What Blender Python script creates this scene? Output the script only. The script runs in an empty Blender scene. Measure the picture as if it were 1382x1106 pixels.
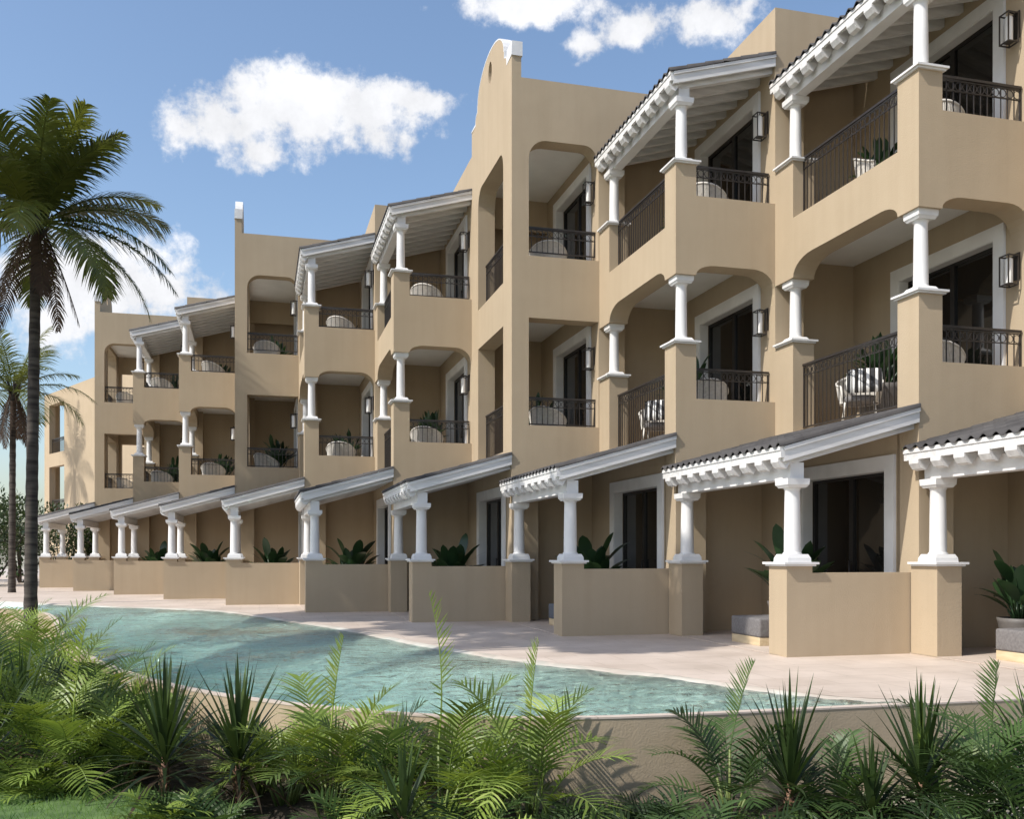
import bpy, bmesh, math, random
from math import sin, cos, pi, radians, sqrt, atan2, tan
from mathutils import Vector, Matrix, noise
from mathutils.geometry import tessellate_polygon

random.seed(7)
S = bpy.context.scene
COL = S.collection

# ------------------------------------------------------------------ basics
class MB:
    """collects geometry for one mesh"""
    def __init__(s): s.v = []; s.f = []; s.sm = []; s.mi = []
    def add(s, vs, fs, smooth=False, mi=0):
        n = len(s.v); s.v.extend([tuple(p) for p in vs])
        for f in fs:
            s.f.append([i + n for i in f]); s.sm.append(smooth); s.mi.append(mi)
    def box(s, x0, x1, y0, y1, z0, z1, mi=0):
        s.add([(x0,y0,z0),(x1,y0,z0),(x1,y1,z0),(x0,y1,z0),(x0,y0,z1),(x1,y0,z1),(x1,y1,z1),(x0,y1,z1)],
              [(3,2,1,0),(4,5,6,7),(0,1,5,4),(1,2,6,5),(2,3,7,6),(3,0,4,7)], mi=mi)
    def prism(s, loops, axis, a, b, mi=0):
        """extrude polygon loops (first outer, rest holes) between a and b along axis"""
        if not isinstance(loops[0][0], (list, tuple)): loops = [loops]
        put = {'x': lambda p, t: (t, p[0], p[1]), 'y': lambda p, t: (p[0], t, p[1]), 'z': lambda p, t: (p[0], p[1], t)}[axis]
        flat = [p for l in loops for p in l]
        tris = tessellate_polygon([[Vector((p[0], p[1], 0)) for p in l] for l in loops])
        n = len(flat)
        vs = [put(p, a) for p in flat] + [put(p, b) for p in flat]
        fs = [tuple(t) for t in tris] + [tuple(i + n for i in reversed(t)) for t in tris]
        o = 0
        for l in loops:
            m = len(l)
            for i in range(m):
                j = (i + 1) % m
                fs.append((o + i, o + j, o + j + n, o + i + n))
            o += m
        s.add(vs, fs, mi=mi)
    def frustum(s, cx, cy, z0, z1, h0, h1, mi=0):
        v = []
        for z, h in ((z0, h0), (z1, h1)):
            v += [(cx-h,cy-h,z),(cx+h,cy-h,z),(cx+h,cy+h,z),(cx-h,cy+h,z)]
        s.add(v, [(3,2,1,0),(4,5,6,7),(0,1,5,4),(1,2,6,5),(2,3,7,6),(3,0,4,7)], mi=mi)
    def lathe(s, cx, cy, prof, n=24, mi=0, cap=True):
        vs = []; fs = []
        for r, z in prof:
            for i in range(n):
                t = 2*pi*i/n; vs.append((cx + r*cos(t), cy + r*sin(t), z))
        for k in range(len(prof)-1):
            for i in range(n):
                j = (i+1) % n
                fs.append((k*n+i, k*n+j, (k+1)*n+j, (k+1)*n+i))
        s.add(vs, fs, True, mi)
        if cap:
            s.add(vs[:n], [tuple(reversed(range(n)))], False, mi); s.add(vs[-n:], [tuple(range(n))], False, mi)
    def tube(s, pts, r, n=6, mi=0, cap=True):
        pts = [Vector(p) for p in pts]; m = len(pts)
        rs = r if isinstance(r, (list, tuple)) else [r]*m
        vs = []; fs = []
        up = None
        for k in range(m):
            d = (pts[min(k+1, m-1)] - pts[max(k-1, 0)])
            d = d.normalized() if d.length > 1e-9 else Vector((0,0,1))
            if up is None:
                up = Vector((1,0,0)) if abs(d.z) > .8 else Vector((0,0,1))
            a = d.cross(up)
            a = a.normalized() if a.length > 1e-6 else d.orthogonal().normalized()
            b2 = d.cross(a).normalized(); up = -b2 if False else up
            for i in range(n):
                t = 2*pi*i/n
                vs.append(pts[k] + a*(rs[k]*cos(t)) + b2*(rs[k]*sin(t)))
        for k in range(m-1):
            for i in range(n):
                j = (i+1) % n
                fs.append((k*n+i, k*n+j, (k+1)*n+j, (k+1)*n+i))
        if cap:
            fs.append(tuple(reversed(range(n)))); fs.append(tuple(range((m-1)*n, m*n)))
        s.add(vs, fs, n > 4, mi)
    def ring(s, c, r, t, axis='y', n=12, m=4):
        vs = []; fs = []
        for i in range(n):
            a = 2*pi*i/n
            for k in range(m):
                b2 = 2*pi*k/m + pi/4
                rr = r + t*cos(b2); h = t*sin(b2)
                p = (rr*cos(a), h, rr*sin(a)) if axis == 'y' else (h, rr*cos(a), rr*sin(a))
                vs.append((c[0]+p[0], c[1]+p[1], c[2]+p[2]))
        for i in range(n):
            for k in range(m):
                i2 = (i+1) % n; k2 = (k+1) % m
                fs.append((i*m+k, i2*m+k, i2*m+k2, i*m+k2))
        s.add(vs, fs)
    def build(s, name, mat, parent=None, loc=None, recalc=True):
        me = bpy.data.meshes.new(name)
        me.from_pydata(s.v, [], s.f)
        if recalc:
            bm = bmesh.new(); bm.from_mesh(me)
            bmesh.ops.recalc_face_normals(bm, faces=bm.faces)
            bm.to_mesh(me); bm.free()
        me.polygons.foreach_set('use_smooth', s.sm)
        mats = mat if isinstance(mat, (list, tuple)) else [mat]
        for m in mats: me.materials.append(m)
        if len(mats) > 1: me.polygons.foreach_set('material_index', s.mi)
        me.update()
        o = bpy.data.objects.new(name, me); COL.objects.link(o)
        if parent: o.parent = parent
        if loc: o.location = loc
        return o

def tag(o, label, cat, group=None, kind=None):
    if label: o['label'] = label
    if cat: o['category'] = cat
    if group: o['group'] = group
    if kind: o['kind'] = kind
    return o
def empty(name, loc, rz=0, label=None, cat=None, group=None):
    o = bpy.data.objects.new(name, None); COL.objects.link(o)
    o.location = loc; o.rotation_euler = (0, 0, rz); o.empty_display_size = .2
    return tag(o, label, cat, group)
KIDS = {}
def kids(o): return [c for c in bpy.data.objects if c.parent == o]
def copy_tree(o, parent=None):
    c = o.copy(); COL.objects.link(c)
    if parent: c.parent = parent
    for ch in list(o.children): copy_tree(ch, c)
    return c

# ------------------------------------------------------------------ materials
def nt(name):
    m = bpy.data.materials.new(name); m.use_nodes = True
    t = m.node_tree; p = t.nodes['Principled BSDF']
    return m, t, p
def N(t, typ, **kw):
    n = t.nodes.new(typ)
    for k, v in kw.items(): setattr(n, k, v)
    return n
def ramp(t, a, b, p0=0., p1=1.):
    r = N(t, 'ShaderNodeValToRGB')
    r.color_ramp.elements[0].position = p0; r.color_ramp.elements[0].color = (*a, 1)
    r.color_ramp.elements[1].position = p1; r.color_ramp.elements[1].color = (*b, 1)
    return r
def simple(name, c1, c2=None, scale=6., rough=.6, bump=0., bscale=60., spec=.5, coord='Object', detail=5., metal=0., stretch=None, blo=.35, bhi=.65):
    m, t, p = nt(name)
    p.inputs['Roughness'].default_value = rough
    p.inputs['Specular IOR Level'].default_value = spec
    p.inputs['Metallic'].default_value = metal
    tc = N(t, 'ShaderNodeTexCoord'); src = tc.outputs[coord]
    if coord == 'World':
        pass
    if stretch:
        mp = N(t, 'ShaderNodeMapping'); mp.inputs['Scale'].default_value = stretch
        t.links.new(src, mp.inputs[0]); src = mp.outputs[0]
    if c2:
        nz = N(t, 'ShaderNodeTexNoise'); nz.inputs['Scale'].default_value = scale; nz.inputs['Detail'].default_value = detail
        t.links.new(src, nz.inputs['Vector'])
        r = ramp(t, c1, c2, blo, bhi); t.links.new(nz.outputs['Fac'], r.inputs[0])
        t.links.new(r.outputs[0], p.inputs['Base Color'])
    else:
        p.inputs['Base Color'].default_value = (*c1, 1)
    if bump:
        n2 = N(t, 'ShaderNodeTexNoise'); n2.inputs['Scale'].default_value = bscale; n2.inputs['Detail'].default_value = 4
        t.links.new(src, n2.inputs['Vector'])
        b2 = N(t, 'ShaderNodeBump'); b2.inputs['Strength'].default_value = bump; b2.inputs['Distance'].default_value = .01
        t.links.new(n2.outputs['Fac'], b2.inputs['Height']); t.links.new(b2.outputs[0], p.inputs['Normal'])
    return m

def stucco_mat():
    m, t, p = nt('stucco')
    geo = N(t, 'ShaderNodeNewGeometry')
    big = N(t, 'ShaderNodeTexNoise'); big.inputs['Scale'].default_value = .55; big.inputs['Detail'].default_value = 6; big.inputs['Roughness'].default_value = .6
    t.links.new(geo.outputs['Position'], big.inputs['Vector'])
    r = ramp(t, (.404, .318, .218), (.452, .357, .247), .3, .72); t.links.new(big.outputs['Fac'], r.inputs[0])
    # faint vertical weather streaks
    mp = N(t, 'ShaderNodeMapping'); mp.inputs['Scale'].default_value = (3.2, 3.2, .22)
    t.links.new(geo.outputs['Position'], mp.inputs[0])
    st = N(t, 'ShaderNodeTexNoise'); st.inputs['Scale'].default_value = 1.6; st.inputs['Detail'].default_value = 7
    t.links.new(mp.outputs[0], st.inputs['Vector'])
    sr = ramp(t, (.90, .885, .86), (1, 1, 1), .32, .58); t.links.new(st.outputs['Fac'], sr.inputs[0])
    mx = N(t, 'ShaderNodeMix', data_type='RGBA', blend_type='MULTIPLY'); mx.inputs[0].default_value = .38
    t.links.new(r.outputs[0], mx.inputs[6]); t.links.new(sr.outputs[0], mx.inputs[7])
    t.links.new(mx.outputs[2], p.inputs['Base Color'])
    p.inputs['Roughness'].default_value = .88; p.inputs['Specular IOR Level'].default_value = .2
    f1 = N(t, 'ShaderNodeTexNoise'); f1.inputs['Scale'].default_value = 55; f1.inputs['Detail'].default_value = 5
    f2 = N(t, 'ShaderNodeTexNoise'); f2.inputs['Scale'].default_value = 2.2; f2.inputs['Detail'].default_value = 3
    t.links.new(geo.outputs['Position'], f1.inputs['Vector']); t.links.new(geo.outputs['Position'], f2.inputs['Vector'])
    ad = N(t, 'ShaderNodeMath', operation='MULTIPLY_ADD'); ad.inputs[1].default_value = 1.6
    t.links.new(f2.outputs['Fac'], ad.inputs[0]); t.links.new(f1.outputs['Fac'], ad.inputs[2])
    b2 = N(t, 'ShaderNodeBump'); b2.inputs['Strength'].default_value = .3; b2.inputs['Distance'].default_value = .012
    t.links.new(ad.outputs[0], b2.inputs['Height']); t.links.new(b2.outputs[0], p.inputs['Normal'])
    return m
M = {}
M['stucco'] = stucco_mat()
M['white'] = simple('white_paint', (.66, .645, .63), (.73, .715, .70), 3., .5, .12, 40, coord='Object')
M['wood_white'] = simple('white_timber', (.58, .565, .55), (.72, .705, .69), 2.2, .6, .25, 30, stretch=(.6, 6, 6))
M['ceiling'] = simple('ceiling_paint', (.78, .76, .73), (.83, .81, .78), 2., .8)
M['iron'] = simple('dark_iron', (.022, .018, .016), (.035, .028, .024), 20, .42, spec=.5)
M['bronze'] = simple('dark_bronze_frame', (.012, .011, .011), None, rough=.35)
M['floor'] = simple('balcony_tile', (.45, .37, .29), (.54, .45, .36), 5, .6)
def tile_mat():
    m, t, p = nt('roof_tile')
    geo = N(t, 'ShaderNodeNewGeometry')
    n1 = N(t, 'ShaderNodeTexNoise'); n1.inputs['Scale'].default_value = 1.9; n1.inputs['Detail'].default_value = 6
    t.links.new(geo.outputs['Position'], n1.inputs['Vector'])
    r = ramp(t, (.028, .025, .025), (.072, .066, .064), .3, .7); t.links.new(n1.outputs['Fac'], r.inputs[0])
    t.links.new(r.outputs[0], p.inputs['Base Color']); p.inputs['Roughness'].default_value = .75
    return m
M['tile'] = tile_mat()
def glass_mat():
    m, t, p = nt('dark_glass')
    p.inputs['Base Color'].default_value = (.012, .011, .010, 1)
    p.inputs['Roughness'].default_value = .03; p.inputs['Specular IOR Level'].default_value = .55
    geo = N(t, 'ShaderNodeNewGeometry')
    nz = N(t, 'ShaderNodeTexNoise'); nz.inputs['Scale'].default_value = 1.1; nz.inputs['Detail'].default_value = 1
    t.links.new(geo.outputs['Position'], nz.inputs['Vector'])
    b2 = N(t, 'ShaderNodeBump'); b2.inputs['Strength'].default_value = .05; b2.inputs['Distance'].default_value = .02
    t.links.new(nz.outputs['Fac'], b2.inputs['Height']); t.links.new(b2.outputs[0], p.inputs['Normal'])
    return m
M['glass'] = glass_mat()
M['lamp_glass'] = simple('frosted_lamp_glass', (.78, .76, .72), None, rough=.25)
M['curtain'] = simple('curtain_cloth', (.16, .145, .13), (.22, .2, .18), 3, .9, stretch=(1, 14, .2))
M['rattan'] = simple('white_rattan', (.62, .58, .52), (.74, .70, .64), 25, .6)
M['seat_grey'] = simple('grey_cushion', (.135, .125, .122), (.185, .172, .168), 30, .9, .3, 160)
M['dark_cushion'] = simple('slate_cushion', (.09, .10, .12), (.12, .13, .15), 30, .9)
M['oak'] = simple('pale_wood', (.52, .40, .24), (.64, .51, .33), 3, .55, .2, 40, stretch=(8, 1, 8))
M['pot'] = simple('pot_ceramic', (.10, .09, .085), (.15, .135, .12), 6, .6)
def stripe_mat():
    m, t, p = nt('striped_cloth')
    tc = N(t, 'ShaderNodeTexCoord'); sx = N(t, 'ShaderNodeSeparateXYZ'); t.links.new(tc.outputs['Object'], sx.inputs[0])
    a = N(t, 'ShaderNodeMath', operation='MULTIPLY'); a.inputs[1].default_value = 8.6; t.links.new(sx.outputs[0], a.inputs[0])
    b2 = N(t, 'ShaderNodeMath', operation='ADD'); b2.inputs[1].default_value = 100.25; t.links.new(a.outputs[0], b2.inputs[0])
    c = N(t, 'ShaderNodeMath', operation='FRACT'); t.links.new(b2.outputs[0], c.inputs[0])
    g = N(t, 'ShaderNodeMath', operation='GREATER_THAN'); g.inputs[1].default_value = .5; t.links.new(c.outputs[0], g.inputs[0])
    r = ramp(t, (.03, .03, .032), (.82, .81, .79)); t.links.new(g.outputs[0], r.inputs[0])
    t.links.new(r.outputs[0], p.inputs['Base Color']); p.inputs['Roughness'].default_value = .9
    return m
M['stripe'] = stripe_mat()
def deck_mat():
    m, t, p = nt('travertine_deck')
    geo = N(t, 'ShaderNodeNewGeometry')
    n1 = N(t, 'ShaderNodeTexNoise'); n1.inputs['Scale'].default_value = .8; n1.inputs['Detail'].default_value = 8; n1.inputs['Roughness'].default_value = .65
    t.links.new(geo.outputs['Position'], n1.inputs['Vector'])
    r = ramp(t, (.47, .385, .315), (.655, .552, .47), .3, .66); t.links.new(n1.outputs['Fac'], r.inputs[0])
    # sparse stone joints: a 0.9 m grid
    mp = N(t, 'ShaderNodeMapping'); mp.inputs['Rotation'].default_value = (0, 0, radians(0)); mp.inputs['Scale'].default_value = (1.1, 1.1, 0)
    t.links.new(geo.outputs['Position'], mp.inputs[0])
    br = N(t, 'ShaderNodeTexBrick'); br.inputs['Scale'].default_value = 1.0; br.inputs['Mortar Size'].default_value = .006
    br.inputs['Color1'].default_value = (1, 1, 1, 1); br.inputs['Color2'].default_value = (.94, .93, .92, 1); br.inputs['Mortar'].default_value = (.62, .58, .54, 1)
    br.inputs['Brick Width'].default_value = 1.0; br.inputs['Row Height'].default_value = .6
    t.links.new(mp.outputs[0], br.inputs['Vector'])
    mx = N(t, 'ShaderNodeMix', data_type='RGBA', blend_type='MULTIPLY'); mx.inputs[0].default_value = .85
    t.links.new(r.outputs[0], mx.inputs[6]); t.links.new(br.outputs['Color'], mx.inputs[7])
    t.links.new(mx.outputs[2], p.inputs['Base Color']); p.inputs['Roughness'].default_value = .55
    n2 = N(t, 'ShaderNodeTexNoise'); n2.inputs['Scale'].default_value = 30; n2.inputs['Detail'].default_value = 4
    t.links.new(geo.outputs['Position'], n2.inputs['Vector'])
    b2 = N(t, 'ShaderNodeBump'); b2.inputs['Strength'].default_value = .12; b2.inputs['Distance'].default_value = .01
    t.links.new(n2.outputs['Fac'], b2.inputs['Height']); t.links.new(b2.outputs[0], p.inputs['Normal'])
    return m
M['deck'] = deck_mat()
def poolfloor_mat():
    m, t, p = nt('pool_plaster')
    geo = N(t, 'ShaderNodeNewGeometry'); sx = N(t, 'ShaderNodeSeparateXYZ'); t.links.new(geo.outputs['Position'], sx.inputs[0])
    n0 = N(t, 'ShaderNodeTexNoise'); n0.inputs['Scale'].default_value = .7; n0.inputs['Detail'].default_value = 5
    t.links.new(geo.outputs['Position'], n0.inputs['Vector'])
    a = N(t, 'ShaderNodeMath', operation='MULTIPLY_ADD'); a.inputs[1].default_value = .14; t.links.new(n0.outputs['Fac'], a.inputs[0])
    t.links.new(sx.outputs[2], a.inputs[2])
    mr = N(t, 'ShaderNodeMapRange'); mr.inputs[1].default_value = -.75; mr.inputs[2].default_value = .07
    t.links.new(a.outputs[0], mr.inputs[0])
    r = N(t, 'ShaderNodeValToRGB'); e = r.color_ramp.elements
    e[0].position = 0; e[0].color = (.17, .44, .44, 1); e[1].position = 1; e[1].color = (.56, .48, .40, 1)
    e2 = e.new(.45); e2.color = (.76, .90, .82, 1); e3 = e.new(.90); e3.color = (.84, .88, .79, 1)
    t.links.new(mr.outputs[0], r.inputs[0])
    vo = N(t, 'ShaderNodeTexVoronoi', feature='SMOOTH_F1'); vo.inputs['Scale'].default_value = 2.6
    n3 = N(t, 'ShaderNodeTexNoise'); n3.inputs['Scale'].default_value = 1.5
    t.links.new(geo.outputs['Position'], n3.inputs['Vector']); t.links.new(n3.outputs['Color'], vo.inputs['Vector'])
    n4 = N(t, 'ShaderNodeTexNoise'); n4.inputs['Scale'].default_value = 2.2; n4.inputs['Detail'].default_value = 6; n4.inputs['Distortion'].default_value = 1.4
    t.links.new(geo.outputs['Position'], n4.inputs['Vector'])
    r2 = ramp(t, (.72, .76, .76), (1, 1, 1), .35, .6); t.links.new(n4.outputs['Fac'], r2.inputs[0])
    mx = N(t, 'ShaderNodeMix', data_type='RGBA', blend_type='MULTIPLY'); mx.inputs[0].default_value = .8
    t.links.new(r.outputs[0], mx.inputs[6]); t.links.new(r2.outputs[0], mx.inputs[7])
    t.links.new(mx.outputs[2], p.inputs['Base Color']); p.inputs['Roughness'].default_value = .5
    return m
M['poolfloor'] = poolfloor_mat()
def water_mat():
    m, t, p = nt('pool_water')
    t.nodes.remove(p)
    out = t.nodes['Material Output']
    geo = N(t, 'ShaderNodeNewGeometry')
    mp = N(t, 'ShaderNodeMapping'); mp.inputs['Rotation'].default_value = (0, 0, radians(20)); mp.inputs['Scale'].default_value = (.8, 1.35, 1)
    t.links.new(geo.outputs['Position'], mp.inputs[0])
    n1 = N(t, 'ShaderNodeTexNoise'); n1.inputs['Scale'].default_value = 4.5; n1.inputs['Detail'].default_value = 4; n1.inputs['Distortion'].default_value = 1.6
    n2 = N(t, 'ShaderNodeTexNoise'); n2.inputs['Scale'].default_value = 6.5; n2.inputs['Detail'].default_value = 3; n2.inputs['Distortion'].default_value = .5
    t.links.new(mp.outputs[0], n1.inputs['Vector']); t.links.new(mp.outputs[0], n2.inputs['Vector'])
    a = N(t, 'ShaderNodeMath', operation='MULTIPLY_ADD'); a.inputs[1].default_value = .3
    t.links.new(n2.outputs['Fac'], a.inputs[0]); t.links.new(n1.outputs['Fac'], a.inputs[2])
    b2 = N(t, 'ShaderNodeBump'); b2.inputs['Strength'].default_value = 1.0; n5 = N(t, 'ShaderNodeTexNoise'); n5.inputs['Scale'].default_value = .32; n5.inputs['Detail'].default_value = 2; t.links.new(geo.outputs['Position'], n5.inputs['Vector'])
    m5 = N(t, 'ShaderNodeMapRange'); m5.inputs[1].default_value = .35; m5.inputs[2].default_value = .65; m5.inputs[3].default_value = .22; m5.inputs[4].default_value = 1.0
    t.links.new(n5.outputs['Fac'], m5.inputs[0]); t.links.new(m5.outputs[0], b2.inputs['Strength'])
    b2.inputs['Distance'].default_value = .34
    t.links.new(a.outputs[0], b2.inputs['Height'])
    fr = N(t, 'ShaderNodeFresnel'); fr.inputs['IOR'].default_value = 1.33; t.links.new(b2.outputs[0], fr.inputs['Normal'])
    tr = N(t, 'ShaderNodeBsdfTransparent'); tr.inputs['Color'].default_value = (.86, .96, .94, 1)
    gl = N(t, 'ShaderNodeBsdfGlossy'); gl.inputs['Roughness'].default_value = .04; t.links.new(b2.outputs[0], gl.inputs['Normal'])
    rf = N(t, 'ShaderNodeBsdfRefraction'); rf.inputs['IOR'].default_value = 1.2; rf.inputs['Roughness'].default_value = .02; rf.inputs['Color'].default_value = (.80, .95, .93, 1); t.links.new(b2.outputs[0], rf.inputs['Normal'])
    m0 = N(t, 'ShaderNodeMixShader'); m0.inputs[0].default_value = .36; t.links.new(tr.outputs[0], m0.inputs[1]); t.links.new(rf.outputs[0], m0.inputs[2])
    mx = N(t, 'ShaderNodeMixShader')
    sc = N(t, 'ShaderNodeMath', operation='MULTIPLY'); sc.use_clamp = True; sc.inputs[1].default_value = 1.75; t.links.new(fr.outputs[0], sc.inputs[0])
    t.links.new(sc.outputs[0], mx.inputs[0]); t.links.new(m0.outputs[0], mx.inputs[1]); t.links.new(gl.outputs[0], mx.inputs[2])
    t.links.new(mx.outputs[0], out.inputs[0])
    return m
M['water'] = water_mat()
def leaf_mat(name, c1, c2, c3=None, trans=.35, rough=.42, scale=2.5):
    m, t, p = nt(name)
    out = t.nodes['Material Output']
    geo = N(t, 'ShaderNodeNewGeometry'); oi = N(t, 'ShaderNodeObjectInfo')
    nz = N(t, 'ShaderNodeTexNoise'); nz.inputs['Scale'].default_value = scale; nz.inputs['Detail'].default_value = 4
    t.links.new(geo.outputs['Position'], nz.inputs['Vector'])
    at = N(t, 'ShaderNodeAttribute'); at.attribute_name = 'tint'
    ad = N(t, 'ShaderNodeMath', operation='MULTIPLY_ADD'); ad.inputs[1].default_value = .55
    t.links.new(at.outputs['Fac'], ad.inputs[0])
    sb = N(t, 'ShaderNodeMath', operation='MULTIPLY'); sb.inputs[1].default_value = .5; t.links.new(nz.outputs['Fac'], sb.inputs[0])
    t.links.new(sb.outputs[0], ad.inputs[2])
    r = ramp(t, c1, c2, .15, .8)
    if c3:
        e = r.color_ramp.elements.new(.97); e.color = (*c3, 1)
    t.links.new(ad.outputs[0], r.inputs[0])
    t.links.new(r.outputs[0], p.inputs['Base Color']); p.inputs['Roughness'].default_value = rough
    p.inputs['Specular IOR Level'].default_value = .4
    tl = N(t, 'ShaderNodeBsdfTranslucent')
    hs = N(t, 'ShaderNodeHueSaturation'); hs.inputs['Hue'].default_value = .485; hs.inputs['Saturation'].default_value = 1.1; hs.inputs['Value'].default_value = 1.5
    t.links.new(r.outputs[0], hs.inputs['Color']); t.links.new(hs.outputs[0], tl.inputs['Color'])
    mx = N(t, 'ShaderNodeMixShader'); mx.inputs[0].default_value = trans
    t.links.new(p.outputs[0], mx.inputs[1]); t.links.new(tl.outputs[0], mx.inputs[2]); t.links.new(mx.outputs[0], out.inputs[0])
    return m
M['palm_leaf'] = leaf_mat('palm_leaf', (.026, .040, .009), (.16, .18, .036), (.30, .27, .08), .3, .34)
M['palm_dead'] = leaf_mat('dead_palm_leaf', (.045, .026, .018), (.13, .085, .055), None, .15, .8)
M['areca_leaf'] = leaf_mat('areca_leaf', (.012, .032, .006), (.25, .34, .065), (.56, .58, .19), .27, .42)
M['dark_leaf'] = leaf_mat('dark_leaf', (.006, .017, .006), (.075, .13, .034), (.28, .33, .11), .26, .46)
M['cordy_leaf'] = leaf_mat('cordyline_leaf', (.010, .018, .007), (.05, .085, .022), (.26, .36, .06), .28, .45, 5)
M['cordy_dead'] = leaf_mat('bronze_leaf', (.028, .017, .010), (.085, .055, .028), None, .2, .6, 5)
M['hedge_leaf'] = leaf_mat('hedge_leaf', (.010, .022, .007), (.04, .07, .018), (.075, .10, .03), .25, .45, 1.2)
M['pot_leaf'] = leaf_mat('pot_plant_leaf', (.010, .028, .012), (.04, .08, .03), (.09, .13, .06), .25, .3, 6)
M['grass'] = leaf_mat('grass_blade', (.06, .14, .03), (.20, .33, .08), None, .35, .5, 3)
M['bark'] = simple('palm_bark', (.028, .021, .017), (.095, .078, .064), 1.5, .9, .8, 9, stretch=(1.2, 1.2, 9))
M['cane'] = simple('green_cane', (.10, .15, .035), (.19, .22, .06), 8, .5)
M['red_cane'] = simple('reddish_cane', (.13, .06, .035), (.25, .14, .085), 22, .7, .4, 40)
M['soil'] = simple('mulch', (.022, .016, .011), (.06, .045, .03), 9, 1., .8, 22)
M['lawn'] = simple('lawn_soil', (.06, .11, .03), (.11, .18, .05), 5, 1.)
M['sand'] = simple('far_sand', (.30, .27, .20), (.40, .36, .28), .2, 1.)

# ------------------------------------------------------------------ survey of the place (metres, deck = 0, x along the frontage step, y away)
H = 1.375
TH = math.atan(341/1280)
CT, ST = cos(TH), sin(TH)
def loc_cam(X, Y):          # metres right / ahead of the camera -> ground x, y
    return (X*CT + Y*ST, -X*ST + Y*CT)
def spot(px, d):            # bearing (photo column) and distance ahead -> ground x, y
    return loc_cam((px - 691)/1280*d, d)
A_, B_, T_ = 3.746, 1.8905, 2.03
X1, Y1 = 8.7356, 11.1262
def P(k): return (X1 - B_*(k-1), Y1 + A_*(k-1))
GZ = -.75                    # garden level

# ------------------------------------------------------------------ villa parts
def arc(x0, z0, x1, z1, n=6, mode='up'):
    """quarter ellipse from (x0,z0) to (x1,z1); 'up' leaves vertically, 'flat' leaves horizontally"""
    out = []
    for i in range(n+1):
        t = i/n*pi/2
        if mode == 'up': out.append((x1 + (x0-x1)*cos(t), z0 + (z1-z0)*sin(t)))
        else: out.append((x0 + (x1-x0)*sin(t), z1 + (z0-z1)*cos(t)))
    return out
def roof_z(x, x0, z0): return z0 + .28*(x - x0)      # underside of the boards

def stucco_roofed():
    m = MB(); b, a = B_, A_
    # face towards the camera
    m.prism([(0,3.15),(.56,3.15),(.56,2.95),(1.3,3.15),(b,3.15),(b,4.02),(.38,4.02),(.38,4.95),(0,4.95)], 'y', 0, .4)
    m.prism([(0,6.14),(.38,6.14)] + arc(.38,6.15,.74,6.32) + arc(1.47,6.32,b,5.94,7,'flat') + [(b,7.5),(.38,7.5),(.38,8.03),(0,8.03)], 'y', 0, .4)
    # ground wall behind the next terrace, stepped back beyond the pier
    m.box(0, .56, 0, .46, 0, 3.15); m.box(.56, b, .46, .56, 0, 3.15); m.box(b, b+.4, 0, .56, 0, 3.15)
    # pool side, with the ground door opening
    m.prism([(.4,0),(.69,0),(.69,2.57),(2.83,2.57),(2.83,0),(a,0),(a,4.95),(3.17,4.95),(3.17,3.42),(.45,3.42),(.45,4.95),(.4,4.95)], 'x', 0, .4)
    m.prism([(.4,6.14),(.45,6.14)] + arc(.45,6.15,.82,6.34) + arc(2.62,6.34,3.17,6.05,7,'flat') + [(a,6.05),(a,8.03),(3.17,8.03),(3.17,7.06),(.45,7.06),(.45,8.03),(.4,8.03)], 'x', 0, .4)
    return m
def main_block(m, top):
    b, a = B_, A_
    m.prism([[(0,3.2),(a,3.2),(a,top),(0,top)], [(.71,3.46),(2.88,3.46),(2.88,6.04),(.71,6.04)], [(.71,6.96),(2.88,6.96),(2.88,9.5),(.71,9.5)]], 'x', b, b+.4)
    m.box(b+.4, b+.56, 0, .46, 3.2, 9.75)
    m.box(b+.56, 2*b, .46, .56, 3.2, 10.2)
    z = lambda x: 9.62 + .28*(x - b + .08)
    m.prism([(b+.4, 9.75), (b+.56, 9.75), (2*b, z(2*b)), (2*b, top), (b+.4, top)], 'y', 0, .46)
    m.box(b+.4, 3*b, .56, a, 10.2, top-.25)
    m.box(2*b, 2*b+.6, 0, .56, 0, top)
    m.box(b+.4, 2*b, .46, .56, 10.25, top)
    m.box(3*b-.3, 3*b, .4, a, 0, 10.2)
def stucco_tower():
    m = MB(); b, a = B_, A_
    m.prism([[(0,3.15),(.56,3.15),(.56,2.95),(1.3,3.15),(b,3.15),(b,11.08),(0,11.08)], [(.36,3.99),(b-.02,3.99),(b-.02,6.19),(.36,6.19)],
             [(.36,7.46),(b-.02,7.46)] + list(reversed(arc(1.55,9.84,b-.02,9.45,7,'flat'))) + list(reversed(arc(.36,9.45,.74,9.84)))], 'y', 0, .4)
    m.box(0, .56, 0, .46, 0, 3.15); m.box(.56, b, .46, .56, 0, 3.15); m.box(b, b+.4, 0, .56, 0, 3.15)
    m.prism([[(.4,0),(.69,0),(.69,2.57),(2.83,2.57),(2.83,0),(a,0),(a,10.4),(.4,10.4)],
             [(.70,3.5),(3.06,3.5),(3.06,6.15),(.70,6.15)],
             [(.70,7.06),(3.06,7.06)] + list(reversed(arc(2.7,9.84,3.06,9.4,7,'flat'))) + list(reversed(arc(.70,9.5,.95,9.84)))], 'x', 0, .4)
    m.box(.4, b, .4, a, 10.2, 10.5); m.box(.4, b, a-.05, a-.002, 9.25, 10.02)
    # curved gable above the pool side
    prof = gable_profile()
    hole = [(a/2 + .16*cos(t*2*pi/16), 12.06 + .24*sin(t*2*pi/16)) for t in range(16)]
    m.prism([[(0,11.08),(.4,11.08),(.4,10.4),(a,10.4)] + list(reversed(prof)), hole], 'x', 0, .2)
    return m
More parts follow.
